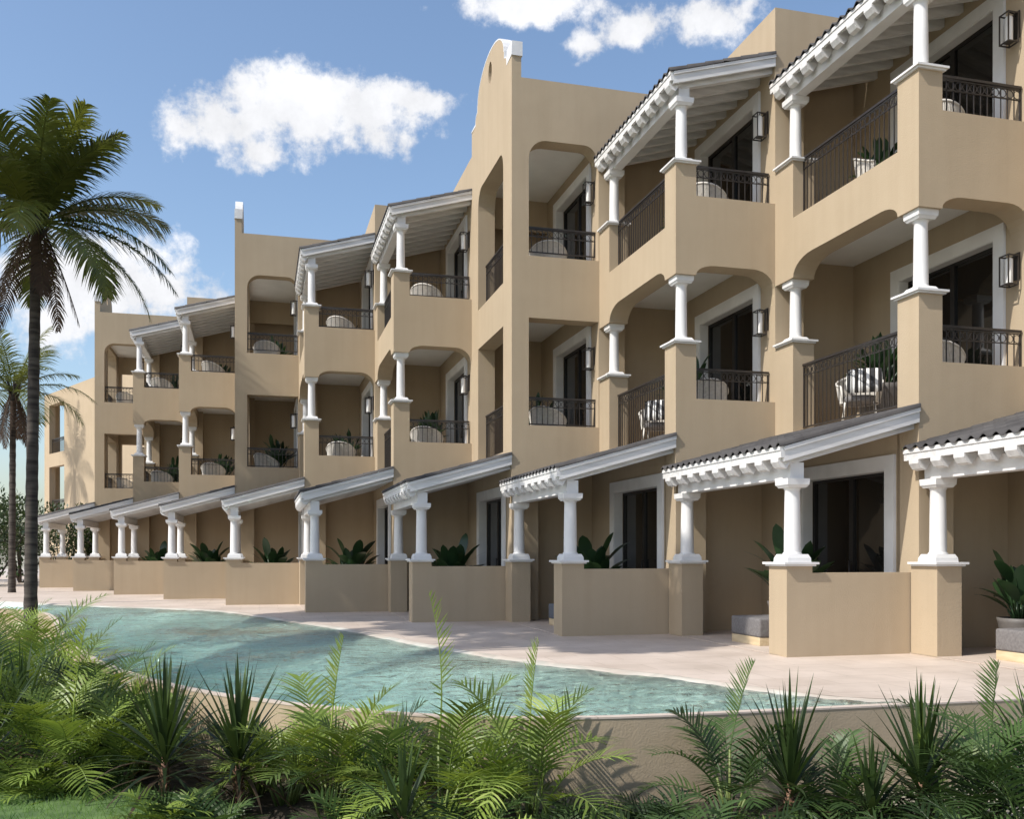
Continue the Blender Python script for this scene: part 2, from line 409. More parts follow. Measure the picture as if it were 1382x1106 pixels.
def gable_profile():
    a = A_; L = [(0,11.5),(.42,11.5)]
    half = [(.42,11.62),(.50,11.70),(.62,11.74),(.62,11.9)]
    half += [(a/2 - 1.22*cos(t*pi/2/9), 11.9 + .62*sin(t*pi/2/9)) for t in range(10)]
    L += half
    R = [(a - y, z) for y, z in reversed(L[:-1])]
    return L + R

def column(z0, z1, r=.11, ph=.178, ch=.166, pl=.105, ca=.12):
    m = MB()
    m.frustum(0, 0, z0, z0+pl*.5, ph, ph-.004); m.frustum(0, 0, z0+pl*.5+.0005, z0+pl, ph-.004, ph-.03)
    zb = z0 + pl + .0005; zt = z1 - ca
    h = zt - zb
    prof = [(r+.018, zb), (r+.016, zb+.014), (r+.002, zb+.026)]
    prof += [(r*(1.0-.10*(t/8)**1.6), zb+.034 + (h-.07)*t/8) for t in range(9)]
    prof += [(r*.9+.003, zt-.03), (r*.9+.018, zt-.006), (r*.9+.018, zt)]
    m.lathe(0, 0, prof, 28)
    m.frustum(0, 0, zt+.0005, zt+ca*.3, ch-.035, ch-.012); m.frustum(0, 0, zt+ca*.3+.0005, z1, ch-.006, ch)
    return m
def cap(x0, x1, y0, y1, z, th=.055, o=.065):
    m = MB()
    m.box(x0-o*.55, x1+o*.55, y0-o*.55, y1+o*.55, z, z+th*.45)
    m.box(x0-o, x1+o, y0-o, y1+o, z+th*.45+.0005, z+th)
    return m
def railing(L, ztop, zbot, axis):
    """wrought iron panel along +x or +y from 0 to L at the origin"""
    m = MB()
    def bar(u0, u1, w, za, zb):
        if axis == 'x': m.box(u0, u1, -w/2, w/2, za, zb)
        else: m.box(-w/2, w/2, u0, u1, za, zb)
    bar(0, L, .05, ztop-.035, ztop)
    bar(0, L, .022, ztop-.062, ztop-.048)
    bar(0, L, .022, ztop-.205, ztop-.192)
    bar(0, L, .03, zbot, zbot+.022)
    n = max(3, round(L/.115)); st = L/n
    for i in range(n+1):
        u = min(max(i*st, .012), L-.012)
        w = .022 if i in (0, n) else .013
        bar(u-w/2, u+w/2, w, zbot+.02, ztop-.05)
    nr = max(3, round(L/.128)); sr = L/nr
    for i in range(nr):
        u = (i+.5)*sr
        c = (u, 0, ztop-.127) if axis == 'x' else (0, u, ztop-.127)
        m.ring(c, .056, .006, 'y' if axis == 'x' else 'x', 12, 4)
    return m

def build_roof(name, parent, x0, x1, y0, y1, z0, beamx, beam):
    """lean-to roof: eaves at x0 (boards' underside z0), ridge at x1"""
    zz = lambda x: roof_z(x, x0, z0)
    m = MB()
    # boarded deck
    m.prism([(x0+.03, zz(x0+.03)), (x1, zz(x1)), (x1, zz(x1)+.05), (x0+.03, zz(x0+.03)+.05)], 'y', y0+.05, y1+.02)
    # eaves fascia and raking end boards (two steps)
    m.box(x0-.02, x0+.03, y0, y1, z0-.035, z0+.115)
    m.box(x0-.035, x0-.02, y0, y1, z0+.06, z0+.115)
    m.prism([(x0+.0301, zz(x0)-.085), (x1, zz(x1)-.085), (x1, zz(x1)+.115), (x0+.0301, zz(x0)+.115)], 'y', y0, y0+.05)
    m.prism([(x0+.0301, zz(x0)+.06), (x1, zz(x1)+.06), (x1, zz(x1)+.115), (x0+.0301, zz(x0)+.115)], 'y', y0-.02, y0)
    r = m.build(name, M['wood_white'], parent)
    # clay tiles: barrel profile in courses
    tl = MB(); per = .205; ny = int((y1-y0+.03)/per*8); nc = 6
    L = x1 - x0 + .06
    rows = []
    for c in range(nc):
        for e in (0, 1):
            rows.append((x0 - .06 + L*(c+e)/nc, .014 if e == 0 else .0))
    vs = []; fs = []
    for x, lift in rows:
        for j in range(ny+1):
            y = y0 - .03 + (y1-y0+.03)*j/ny
            ph = (y - y0)/per*2*pi
            w = max(cos(ph), -.55)
            vs.append((x, y, zz(x) + .142 + .036*w + lift))
    nr = len(rows)
    for i in range(nr-1):
        for j in range(ny):
            q = i*(ny+1)+j
            fs.append((q, q+1, q+ny+2, q+ny+1))
    # close it below so that the courses have thickness at the eaves and ends
    base = len(vs)
    for j in range(ny+1):
        x, y = rows[0][0], vs[j][1]; vs.append((x, y, vs[j][2]-.02))
    for j in range(ny): fs.append((j, base+j, base+j+1, j+1))
    e0 = len(vs)
    for i, (x, l) in enumerate(rows): vs.append((x, y0-.03, zz(x)+.116))
    for i in range(nr-1): fs.append((i*(ny+1), (i+1)*(ny+1), e0+i+1, e0+i))
    tl.add(vs, fs, True)
    tl.build('roof_tiles', M['tile'], r, recalc=True)
    # rafters with shaped tails
    n = 9
    rm = MB(); w = .095
    prof = [(x0+.031, z0-.0355), (x0-.022, z0-.0355), (x0-.020, z0-.085), (x0+.03, z0-.155), (x0+.10, z0-.175), (x0+.16, zz(x0+.16)-.135), (x0+.19, zz(x0+.19)-.125), (x0+.19, zz(x0+.19)-.001), (x0+.031, zz(x0+.031)-.001)]
    rm.prism(prof, 'y', -w, w)
    rm.prism([(x0+.1901, zz(x0+.19)-.125), (x0+.24, zz(x0+.24)-.165), (x1, zz(x1)-.165), (x1, zz(x1)-.001), (x0+.1901, zz(x0+.19)-.001)], 'y', -.05, .05)
    first = None
    for i in range(n):
        y = y0 + .16 + (y1-y0-.36)*i/(n-1)
        if first is None:
            first = rm.build('rafter', M['wood_white'], r); o = first
        else:
            o = first.copy(); COL.objects.link(o); o.parent = r
        o.location = (0, y, 0)
    bm_ = MB(); bm_.box(beamx-.1, beamx+.1, beam[2], beam[3], beam[0], beam[1])
    bm_.build('beam', M['white'], r)
    return r

def build_door(parent, x, y0, y1, z0, z1, w=.21, deep=.16):
    """white surround standing proud of the wall at x, sliding door set back; y0..y1/z1 = outer surround"""
    d = MB()
    a0, a1, t = y0+w, y1-w, z1-w+.005
    f = .055
    d.box(x+deep, x+deep+.07, a0, a0+f, z0, t); d.box(x+deep, x+deep+.07, a1-f, a1, z0, t)
    d.box(x+deep, x+deep+.07, a0+f, a1-f, t-f, t); d.box(x+deep, x+deep+.07, a0+f, a1-f, z0, z0+.04)
    mid = (a0+a1)/2
    d.box(x+deep-.012, x+deep+.06, mid-.05, mid+.05, z0+.041, t-f-.001)
    o = d.build('sliding_door', M['bronze'], parent)
    s = MB()
    s.prism([(y0, z0), (a0, z0), (a0, t), (a1, t), (a1, z0), (y1, z0), (y1, z1), (y0, z1)], 'x', x-.045, x-.001)
    s.prism([(a0-.0, z0), (a0+.012, z0), (a0+.012, t-.012), (a1-.012, t-.012), (a1-.012, z0), (a1, z0), (a1, t), (a0, t)], 'x', x-.03, x+deep-.014)
    s.build('door_surround', M['white'], o)
    for p, q, dx in ((a0+f, mid-.05, .02), (mid+.05, a1-f, .035)):
        g = MB(); g.box(x+deep+dx, x+deep+dx+.012, p, q, z0+.04, t-f); g.build('glass_panel', M['glass'], o)
    h = MB(); h.tube([(x+deep-.045, mid+.0, z0+.9), (x+deep-.045, mid+.0, z0+1.25)], .012, 8)
    h.box(x+deep-.045, x+deep-.012, mid-.008, mid+.008, z0+.92, z0+.94); h.box(x+deep-.045, x+deep-.012, mid-.008, mid+.008, z0+1.21, z0+1.23)
    h.build('door_handle', M['iron'], o)
    return o
def build_lamp(parent, x, y, z):
    m = MB(); w, h = .085, .21
    cx = x - .15
    for sx in (-1, 1):
        for sy in (-1, 1):
            m.box(cx+sx*w-.008, cx+sx*w+.008, y+sy*w-.008, y+sy*w+.008, z-h, z+h)
    for zz in (z-h, z+h):
        for sx in (-1, 1): m.box(cx+sx*w-.0075, cx+sx*w+.0075, y-w+.0085, y+w-.0085, zz-.008, zz+.008)
        for sy in (-1, 1): m.box(cx-w-.0085, cx+w+.0085, y+sy*w-.0078, y+sy*w+.0078, zz-.0085, zz+.0085)
    m.box(x-.022, x-.001, y-.055, y+.055, z-.12, z+.27)
    m.tube([(x-.02, y, z+.23), (cx, y, z+.25), (cx, y, z+h)], .011, 6)
    m.frustum(cx, y, z-h+.01, z-h+.03, .05, .04)
    o = m.build('wall_lamp', M['iron'], parent)
    g = MB(); g.lathe(cx, y, [(.055, z-h+.03), (.055, z+h-.05), (.04, z+h-.03)], 14); g.build('lamp_shade', M['lamp_glass'], o)
    return o
def put(mb, name, mat, parent, x, y): return mb.build(name, mat, parent, (x, y, 0))

GROUND_COL = column(1.255, 2.37)
def common(root):
    b, a, T = B_, A_, T_
    w = MB()
    # terrace: low wall with the near pier flush in it, and the far pier
    w.prism([(-T,0),(0,0),(0,1.11),(-T+.38,1.11),(-T+.38,1.2),(-T,1.2)], 'y', 0, .2)
    w.box(-T, -T+.38, .2, .45, 0, 1.2)
    w.build('terrace_wall', M['stucco'], root)
    w = MB(); w.box(-T, -T+.38, 3.21, a-.02, 0, 1.2); w.build('pedestal', M['stucco'], root)
    put(cap(-T, -T+.38, 0, .45, 1.2), 'pedestal_cap', M['white'], root, 0, 0)
    put(cap(-T, -T+.38, 3.21, a-.09, 1.2), 'pedestal_cap', M['white'], root, 0, 0)
    put(GROUND_COL, 'column', M['white'], root, -T+.215, .22)
    put(GROUND_COL, 'column', M['white'], root, -T+.215, 3.46)
    build_roof('terrace_roof', root, -T-.08, -.002, -.02, A_-.0003, 2.665, -T+.215, (2.371, 2.585, .1, 3.6))
    build_door(root, 0, .48, 3.04, .012, 2.78)
    for z0, zt in ((3.46, 6.25), (6.96, 9.71)):
        build_door(root, b, .5, 3.09, z0, zt)
        build_lamp(root, b, .28, z0+2.0)
    c = MB(); c.box(.4, b, .4, a+.46, 6.68, 6.72); c.build('balcony_ceiling', M['ceiling'], root)
    f = MB(); f.box(.4, b, .4, a+.46, 3.3, 3.44); f.box(.4, b, .4, a+.46, 6.8, 6.94)
    f.build('balcony_floor', M['floor'], root)
    t = MB(); t.box(-T, 0, .2, a, .004, .012); t.build('terrace_floor', M['deck'], root)

def make_roofed():
    r = empty('villa', (0,0,0))
    m = stucco_roofed(); main_block(m, 10.95); m.build('stucco_wall', M['stucco'], r)
    common(r)
    for z, zt in ((4.95, 6.14), (8.03, 9.2)):
        put(cap(0, .38, 0, .45, z), 'pedestal_cap', M['white'], r, 0, 0)
        put(cap(0, .38, 3.17, A_-.09, z), 'pedestal_cap', M['white'], r, 0, 0)
        zt2 = 6.05 if z < 5 else zt
        put(column(z+.056, zt, .101, .165, .165, .075, .125), 'column', M['white'], r, .2, .215)
        put(column(z+.056, zt2, .101, .165, .165, .075, .125), 'column', M['white'], r, .2, 3.42)
    build_roof('balcony_roof', r, -.08, B_-.002, -.02, A_-.0003, 9.445, .2, (9.201, 9.40, .1, 3.6))
    for zt, zb in ((4.585, 3.5), (8.10, 7.13)):
        o = railing(2.72, zt, zb, 'y').build('balcony_railing', M['iron'], r, (.2, .45, 0))
        o = railing(B_-.40, zt, zb+.5 if zb < 4 else zb+.42, 'x').build('balcony_railing', M['iron'], r, (.38, .2, 0))
    return r
def make_tower():
    r = empty('gabled_villa', (0,0,0))
    m = stucco_tower(); main_block(m, 11.08); m.build('stucco_wall', M['stucco'], r)
    common(r)
    c = MB(); c.box(.4, B_, .4, A_+.46, 10.0, 10.06); c.build('balcony_ceiling', M['ceiling'], r)
    # white moulded coping following the gable
    g = MB(); prof = gable_profile()
    n = len(prof)
    outp = []
    for i, (y, z) in enumerate(prof):
        p0 = prof[max(i-1, 0)]; p1 = prof[min(i+1, n-1)]
        tx, tz = p1[0]-p0[0], p1[1]-p0[1]; l = sqrt(tx*tx+tz*tz) or 1
        nx, nz = -tz/l, tx/l
        outp.append((y+nx*.022, z+nz*.03))
    outp[0] = (-.03, prof[0][1]+.29); outp[1] = (prof[1][0]-.03, prof[1][1]+.29)
    outp[-1] = (A_+.0, prof[-1][1]+.05); outp[-2] = (prof[-2][0]+.02, prof[-2][1]+.05)
    vs = []; fs = []
    for (y, z), (y2, z2) in zip(prof, outp):
        vs += [(-.004, y, z+.001), (.22, y, z+.001), (.22, y2, z2), (-.004, y2, z2)]
    vs[0] = (-.014, -.03, prof[0][1]+.001); vs[1] = (.22, -.03, prof[0][1]+.001)
    vs[4*(n-1)] = (-.014, A_, prof[0][1]+.001); vs[4*(n-1)+1] = (.22, A_, prof[0][1]+.001)
    for i in range(n-1):
        q = i*4
        for k in range(4): fs.append((q+k, q+(k+1) % 4, q+4+(k+1) % 4, q+4+k))
    fs += [(0,1,2,3), (4*(n-1)+3, 4*(n-1)+2, 4*(n-1)+1, 4*(n-1))]
    g.add(vs, fs); g.build('gable_cap', M['white'], r)
    for zt, zb in ((4.6, 3.58), (8.12, 7.14)):
        railing(2.36, zt, zb, 'y').build('balcony_railing', M['iron'], r, (.2, .70, 0))
        railing(B_-.38, zt, zb+.45, 'x').build('balcony_railing', M['iron'], r, (.36, .2, 0))
    return r

ORD = {0: 'the villa at the right edge', 1: 'the rightmost full villa', 2: 'the second villa from right', 3: 'the big gabled villa', 4: 'the villa left of the big gable',
       5: 'the villa right of the small gable', 6: 'the small gabled villa', 7: 'the villa left of the small gable', 8: 'the second villa from far end', 9: 'the farthest villa'}
VL = {0: 'tan villa at the right edge of which only a white columned terrace shows',
      1: 'large tan villa at right with white pergola roof and striped cushion on its balcony',
      2: 'tan villa with white pergola roof, between the rightmost villa and the big gabled one',
      3: 'tan gabled villa in the middle with white curved gable top and oval hole',
      4: 'tan villa with slatted white roof touching the big gable from the left',
      5: 'tan villa with slatted white roof, directly right of the smaller white topped gable',
      6: 'tan gabled villa left of centre whose gable is seen edge on',
      7: 'tan villa with slatted white roof directly left of the smaller gable',
      8: 'small tan villa with slatted roof half behind hanging palm fronds',
      9: 'farthest tan gabled villa with open see-through balconies beside the palm trunk'}
rp = make_roofed(); tp = make_tower()
VIL = {}
for k in (1, 2, 4, 5, 7, 8):
    VIL[k] = rp if k == 1 else copy_tree(rp)
for k in (3, 6, 9, 0):
    VIL[k] = tp if k == 3 else copy_tree(tp)
for k, o in VIL.items():
    o.location = (*P(k), 0)
    tag(o, VL[k], 'villa', 'row of stepped tan villas along the pool')
# the last villa closes with an open loggia wall on its far side
lw = MB(); b, a = B_, A_
lw.prism([[(0,0),(b,0),(b,11.08),(0,11.08)], [(.5,3.99),(b-.02,3.99),(b-.02,6.19),(.5,6.19)], [(.5,7.46),(b-.02,7.46),(b-.02,9.84),(.5,9.84)]], 'y', a, a+.4)
lw.build('loggia_wall', M['stucco'], VIL[9])

# ------------------------------------------------------------------ far wing, turned towards the pool
wd = Vector((*loc_cam(-.682, .731), 0)).normalized()
wn = Vector((-wd.y, wd.x, 0))     # pool side normal
if wn.x > 0: wn = -wn
w0 = Vector((*loc_cam(-16.3, 44.55), 0))
wing = empty('wing_building', w0, atan2(wd.y, wd.x), 'plain tan building wing behind the palm trunk with two tall open windows', 'building')
m = MB(); LW = 17.6; o1, o2 = 14.05, 16.7
m.prism([[(0,0),(LW,0),(LW,10.9),(0,10.9)], [(o1,3.6),(o2,3.6),(o2,6.5),(o1,6.5)], [(o1,7.3),(o2,7.3),(o2,10.2),(o1,10.2)]], 'y', -.35, 0)
m.box(0, 13.6, -4, -.35, 0, 10.6); m.box(13.6, LW, -4.2, -.35, 3.1, 3.3); m.box(13.6, LW, -4.2, -.35, 6.75, 6.95); m.box(13.6, LW, -4.2, -.35, 10.4, 10.6)
m.box(LW-.3, LW, -.8, -.35, 0, 10.4); m.box(LW-.3, LW, -4.2, -3.6, 0, 10.4)
m.build('stucco_wall', M['stucco'], wing)
for zb in (3.3, 6.95):
    railing(o2-o1, zb+1.25, zb+.35, 'x').build('balcony_railing', M['iron'], wing, (o1, -.18, 0))
    g = MB(); g.box(LW-1.7, LW-1.55, -2.3, -2.2, zb, zb+3.1); g.build('window_post', M['bronze'], wing)

# ------------------------------------------------------------------ ground, deck, pool
far = [(-30, 66), (-13, 38.5), (-8.3, 31.5), (-5.47, 28.24), (-4.12, 26.75), (-2.3, 25.4), (-.89, 24.0), (.0, 21.9), (.73, 19.82), (1.68, 17.24), (2.31, 14.6), (2.95, 12.71), (3.46, 11.55), (4.32, 10.2), (4.85, 9.0), (5.2, 8.15), (5.6, 7.75), (6.25, 7.5)]
near = [(-32, 50), (-17, 33), (-10.5, 28.8), (-6.9, 26.8), (-5.0, 24.6), (-4.2, 21.8), (-3.55, 18.66), (-2.95, 16.2), (-2.45, 14.39), (-1.91, 12.6), (-1.3, 11.2), (-.71, 10.05), (-.1, 9.25), (.51, 8.6), (1.15, 8.05), (1.8, 7.68), (2.54, 7.47), (3.4, 7.4), (4.4, 7.39), (6.35, 7.39)]
def resample(pl, n):
    pl = [Vector((p[0], p[1])) for p in pl]
    d = [0]
    for i in range(1, len(pl)): d.append(d[-1] + (pl[i]-pl[i-1]).length)
    out = []; j = 0
    for k in range(n):
        t = d[-1]*k/(n-1)
        while j < len(pl)-2 and d[j+1] < t: j += 1
        u = (t-d[j])/((d[j+1]-d[j]) or 1)
        out.append(pl[j].lerp(pl[j+1], u))
    return out
def smooth(pl, it=2):
    for _ in range(it):
        q = [pl[0]]
        for i in range(len(pl)-1):
            a0, b0 = Vector(pl[i]), Vector(pl[i+1])
            q += [tuple(a0.lerp(b0, .25)), tuple(a0.lerp(b0, .75))]
        q.append(pl[-1]); pl = q
    return pl
farS, nearS = smooth(far), smooth(near)
# garden terrain, one sheet to the horizon
m = MB(); R = 900
m.add([(-R,-R,GZ-.02),(R,-R,GZ-.02),(R,R,GZ-.02),(-R,R,GZ-.02)], [(0,1,2,3)])
tag(m.build('terrain', M['sand']), 'flat sandy ground reaching away behind the buildings', 'ground', kind='structure')
# planting bed with gentle mounds
m = MB(); nx, ny = 70, 60; vs = []; fs = []
for j in range(ny+1):
    for i in range(nx+1):
        x = -16 + 28*i/nx; y = -2 + 34*j/ny
        vs.append((x, y, GZ + .10*noise.noise(Vector((x*.9, y*.9, 3))) * (1 if 0 < i < nx and 0 < j < ny else 0) - (0 if 0 < i < nx and 0 < j < ny else .1)))
# keep only outside the pool: cells on the garden side of the near wall
nearP = [Vector(p) for p in nearS]
def pool_side(x, y):
    best = 1e9; s = 0
    for i in range(len(nearP)-1):
        a0, b0 = nearP[i], nearP[i+1]; ab = b0-a0; ap = Vector((x, y))-a0
        t = max(0, min(1, ap.dot(ab)/ab.length_squared)); dd = (ap-ab*t)
        if dd.length < best: best = dd.length; s = ab.x*ap.y-ab.y*ap.x
    return s, best
for j in range(ny):
    for i in range(nx):
        q = j*(nx+1)+i
        c = Vector(vs[q]) + Vector((.2, .28, 0))
        if c.x > 5.5:
            if c.y > 7.6: continue
        else:
            s, d = pool_side(c.x, c.y)
            if s > 0 and d > .45: continue
        fs.append((q, q+1, q+nx+2, q+nx+1))
m.add(vs, fs, True)
tag(m.build('planting_bed', M['soil']), 'dark mulch bed under the plants in front of the pool wall', 'bed', kind='structure')
# deck
m = MB()
deck = list(farS) + [(6.35, 7.39), (40, 7.39), (40, 90), (-30, 90)]
tris = tessellate_polygon([[Vector((p[0], p[1], 0)) for p in deck]])
m.add([(p[0], p[1], 0) for p in deck], [tuple(t) for t in tris])
tag(m.build('pool_deck', M['deck']), 'cream stone pool deck along the villas', 'deck', kind='structure')
# basin floor with a beach entry
NP, NT = 150, 26
fr_, nr_ = resample(farS, NP), resample(nearS, NP)
vs = []; fs = []
for i in range(NP):
    for j in range(NT+1):
        t = j/NT
        p = fr_[i].lerp(nr_[i], t)
        w = (fr_[i]-nr_[i]).length
        s = t*w
        z = -.001 - .11*min(s, 1.0) - .15*max(0, min(s-1.0, 6))
        vs.append((p.x, p.y, max(z, -.95)))
for i in range(NP-1):
    for j in range(NT):
        q = i*(NT+1)+j; fs.append((q, q+1, q+NT+2, q+NT+1))
m = MB(); m.add(vs, fs, True)
tag(m.build('pool_floor', M['poolfloor'], recalc=True), 'pale turquoise plaster floor of the pool with a beach entry', 'pool floor', kind='structure')
NW, NU = 460, 150
fw_, nw_ = resample(farS[14:], NW), resample(nearS[14:], NW)
def wave(x, y):
    u, v = x*.94+y*.34, -x*.34+y*.94
    k = .55 + .9*max(0, noise.noise(Vector((x*.22, y*.22, 7.3))) + .35)
    h = .55*noise.noise(Vector((u*1.25, v*1.9, 1.7))) + .36*noise.noise(Vector((u*2.9+3*noise.noise(Vector((x*.8, y*.8, 0))), v*4.2, 4.1))) + .16*noise.noise(Vector((u*6.5, v*8.5, 9.2)))
    return .066*k*h
vs = []; fs = []
for i in range(NW):
    for j in range(NU+1):
        t = j/NU; p = fw_[i].lerp(nw_[i], t)
        e = min(1, t*3.2+.02, (1-t)*30+.1)
        vs.append((p.x, p.y, -.024 + wave(p.x, p.y)*e))
for i in range(NW-1):
    for j in range(NU):
        q = i*(NU+1)+j; fs.append((q, q+1, q+NU+2, q+NU+1))
m = MB(); m.add(vs, fs, True)
tag(m.build('pool_water', M['water'], recalc=True), 'rippled turquoise water of the curved pool', 'water', kind='structure')
# pool wall
edge = [Vector(p) for p in nearS] + [Vector((8, 7.39)), Vector((12, 7.39)), Vector((30, 7.39))]
def offset(pl, d):
    out = []
    for i, p in enumerate(pl):
        t = (pl[min(i+1, len(pl)-1)] - pl[max(i-1, 0)]).normalized()
        out.append(p + Vector((-t.y, t.x))*d)
    return out
def wall_strip(d0, d1, z0, z1):
    o, i_ = offset(edge, d0), offset(edge, d1); vs = []; fs = []
    for p, q in zip(o, i_): vs += [(p.x,p.y,z0), (p.x,p.y,z1), (q.x,q.y,z1), (q.x,q.y,z0)]
    for k in range(len(o)-1):
        q = 4*k
        for e in range(4): fs.append((q+e, q+(e+1) % 4, q+4+(e+1) % 4, q+4+e))
    fs += [(0,1,2,3), (4*len(o)-1, 4*len(o)-2, 4*len(o)-3, 4*len(o)-4)]
    mm = MB(); mm.add(vs, fs); return mm
pw = wall_strip(-.0, .085, -1.15, -.012).build('pool_wall', M['stucco'])
tag(pw, 'curved tan rendered wall holding the pool above the planting bed', 'wall')
wall_strip(-.006, .09, -.0115, .004).build('coping', M['deck'], pw)

# ------------------------------------------------------------------ foliage makers
class Leafy(MB):
    def __init__(s): super().__init__(); s.t = []
    def leaf(s, p, d, up, L, w, droop=.3, n=3, tint=.5, fold=.0, shape='lance'):
        """narrow blade from p along d, bending towards -z"""
        d = d.normalized(); side = d.cross(up)
        side = side.normalized() if side.length > 1e-5 else d.orthogonal().normalized()
        vs = []; q = Vector(p); dd = d.copy()
        for i in range(n+1):
            t = i/n
            if shape == 'lance': ww = w*(1-t)**.75*(.55+.45*min(1, t*4)) if t < 1 else 0
            elif shape == 'strap': ww = w*(.45+.55*min(1, t*3))*(1 if t < .45 else max(0, (1-t)/.55)**.8)
            else: ww = w*max(0, sin(pi*min(1, t*.93+.05)))**.7
            if i == n: vs.append(q.copy())
            else:
                lift = Vector((0, 0, fold*ww))
                vs += [q - side*ww*.5 + lift, q + side*ww*.5 + lift]
            q = q + dd*(L/n)
            dd = (dd + Vector((0, 0, -droop/n))).normalized()
        fs = [(2*i, 2*i+1, 2*i+3, 2*i+2) for i in range(n-1)] + [(2*n-2, 2*n-1, 2*n)]
        k = len(s.f); s.add(vs, fs, True); s.t += [tint]*(len(s.f)-k)
    def stem(s, pts, r, n=5, tint=.6):
        k = len(s.f); s.tube(pts, r, n); s.t += [tint]*(len(s.f)-k)
    def frond(s, base, az, el, L, bend, npair, ll, lw, tint=.5, hang=.5, start=.15, vee=.35, thin=.012, rnd=None, curl=0.):
        """pinnate palm leaf: rachis starts at elevation el (rad) and bends down by `bend` along its length"""
        rnd = rnd or random
        p = Vector(base); st = 14; pts = [p.copy()]; dirs = []
        for i in range(st):
            t = (i+.5)/st
            e = el - bend*(t**1.25); a2 = az + curl*t
            d = Vector((cos(e)*cos(a2), cos(e)*sin(a2), sin(e)))
            dirs.append(d); p = p + d*(L/st); pts.append(p.copy())
        dirs.append(dirs[-1])
        s.stem(pts, [thin*(1-.85*i/st) for i in range(st+1)], 4, tint*.8+.2)
        for i in range(npair):
            t = start + (1-start)*(i+.5)/npair
            f = t*st; j = min(int(f), st-1); u = f-j
            q = pts[j].lerp(pts[j+1], u); d = dirs[j]
            side = d.cross(Vector((0,0,1)))
            side = side.normalized() if side.length > 1e-4 else Vector((1,0,0))
            upv = side.cross(d).normalized()
            env = (sin(pi*(.12+.86*(t-start)/(1-start))))**.6
            for sg in (-1, 1):
                fw = .35 + .75*t
                ld = side*sg*(1+rnd.uniform(-.1,.1)) + d*fw*(1+rnd.uniform(-.15,.15)) + upv*(vee+rnd.uniform(-.12,.12))
                s.leaf(q, ld, upv, ll*env*rnd.uniform(.85,1.1), lw*rnd.uniform(.8,1.15), hang*rnd.uniform(.7,1.3), 3, min(1, max(0, tint+rnd.uniform(-.14,.14))))
    def build(s, name, mat, parent=None, loc=None, recalc=False):
        o = MB.build(s, name, mat, parent, loc, recalc=False)
        at = o.data.attributes.new('tint', 'FLOAT', 'FACE'); at.data.foreach_set('value', s.t)
        return o
RIGHT = Vector((CT, -ST, 0)); FWD = Vector((ST, CT, 0))
AZ_R = atan2(RIGHT.y, RIGHT.x)          # azimuth pointing to the photo's right
def azv(deg): return AZ_R + radians(deg)  # 0 = right, 90 = away, -90 = towards the camera

def trunk_mesh(pts, r0, r1, seed=0, rings=True):
    m = MB(); n = 46; rnd = random.Random(seed); P_ = []
    R_ = []
    for i in range(n+1):
        t = i/n; f = t*(len(pts)-1); j = min(int(f), len(pts)-2); u = f-j
        P_.append(Vector(pts[j]).lerp(Vector(pts[j+1]), u))
        r = r0 + (r1-r0)*t + .10*r0*math.exp(-t*14)*4
        R_.append(r*(1 + (.055 if rings and i % 2 else -.02) + rnd.uniform(-.02,.02)))
    m.tube(P_, R_, 14)
    return m

def coconut(name, loc, hgt, lean, fronds, label, cat='palm tree', group=None, r0=.14, r1=.095, dead=10, seed=1, scale=1., npair=44):
    rnd = random.Random(seed)
    root = empty(name, loc, 0, label, cat, group)
    top = Vector((lean[0], lean[1], hgt))
    pts = [Vector((0,0,-.1)), Vector((lean[0]*.15, lean[1]*.15, hgt*.3)), Vector((lean[0]*.45, lean[1]*.45, hgt*.62)), top]
    pts = [Vector(p) for p in smooth([tuple(p) for p in pts], 3)] if False else pts
    # smooth curve through the control points
    C = []
    for i in range(25):
        t = i/24; C.append(Vector((lean[0]*t**1.6, lean[1]*t**1.6, -.1 + (hgt+.1)*t)))
    trunk_mesh(C, r0, r1, seed).build('trunk', M['bark'], root)
    f = Leafy()
    for (az, el, L, bend, tint) in fronds:
        f.frond(top + Vector((cos(az)*.1, sin(az)*.1, .0)), az, el, L*scale, bend, npair, .80*scale, .056*scale, tint, 1.05, .12, .05, .024, rnd, rnd.uniform(-.25,.25))
    f.build('crown', M['palm_leaf'], root)
    if dead:
        g = Leafy()
        for i in range(dead):
            az = 2*pi*i/dead + rnd.uniform(-.3,.3)
            g.frond(top + Vector((cos(az)*.12, sin(az)*.12, -.12)), az, radians(rnd.uniform(-80,-58)), rnd.uniform(1.5,2.1)*scale, radians(rnd.uniform(8,20)), 36, .42*scale, .045, rnd.random(), 1.4, .1, -.1, .02, rnd)
        g.build('dead_fronds', M['palm_dead'], root)
        bs = MB()
        for i in range(12):
            az = 2*pi*i/12*2.4
            q = top + Vector((0,0,-.3+.04*i))
            bs.tube([q + Vector((cos(az)*.06, sin(az)*.06, 0)), q + Vector((cos(az)*.17, sin(az)*.17, .22)), q + Vector((cos(az)*.26, sin(az)*.26, .5))], [.05,.035,.015], 5)
        bs.build('leaf_bases', M['bark'], root)
    return root

R_ = radians
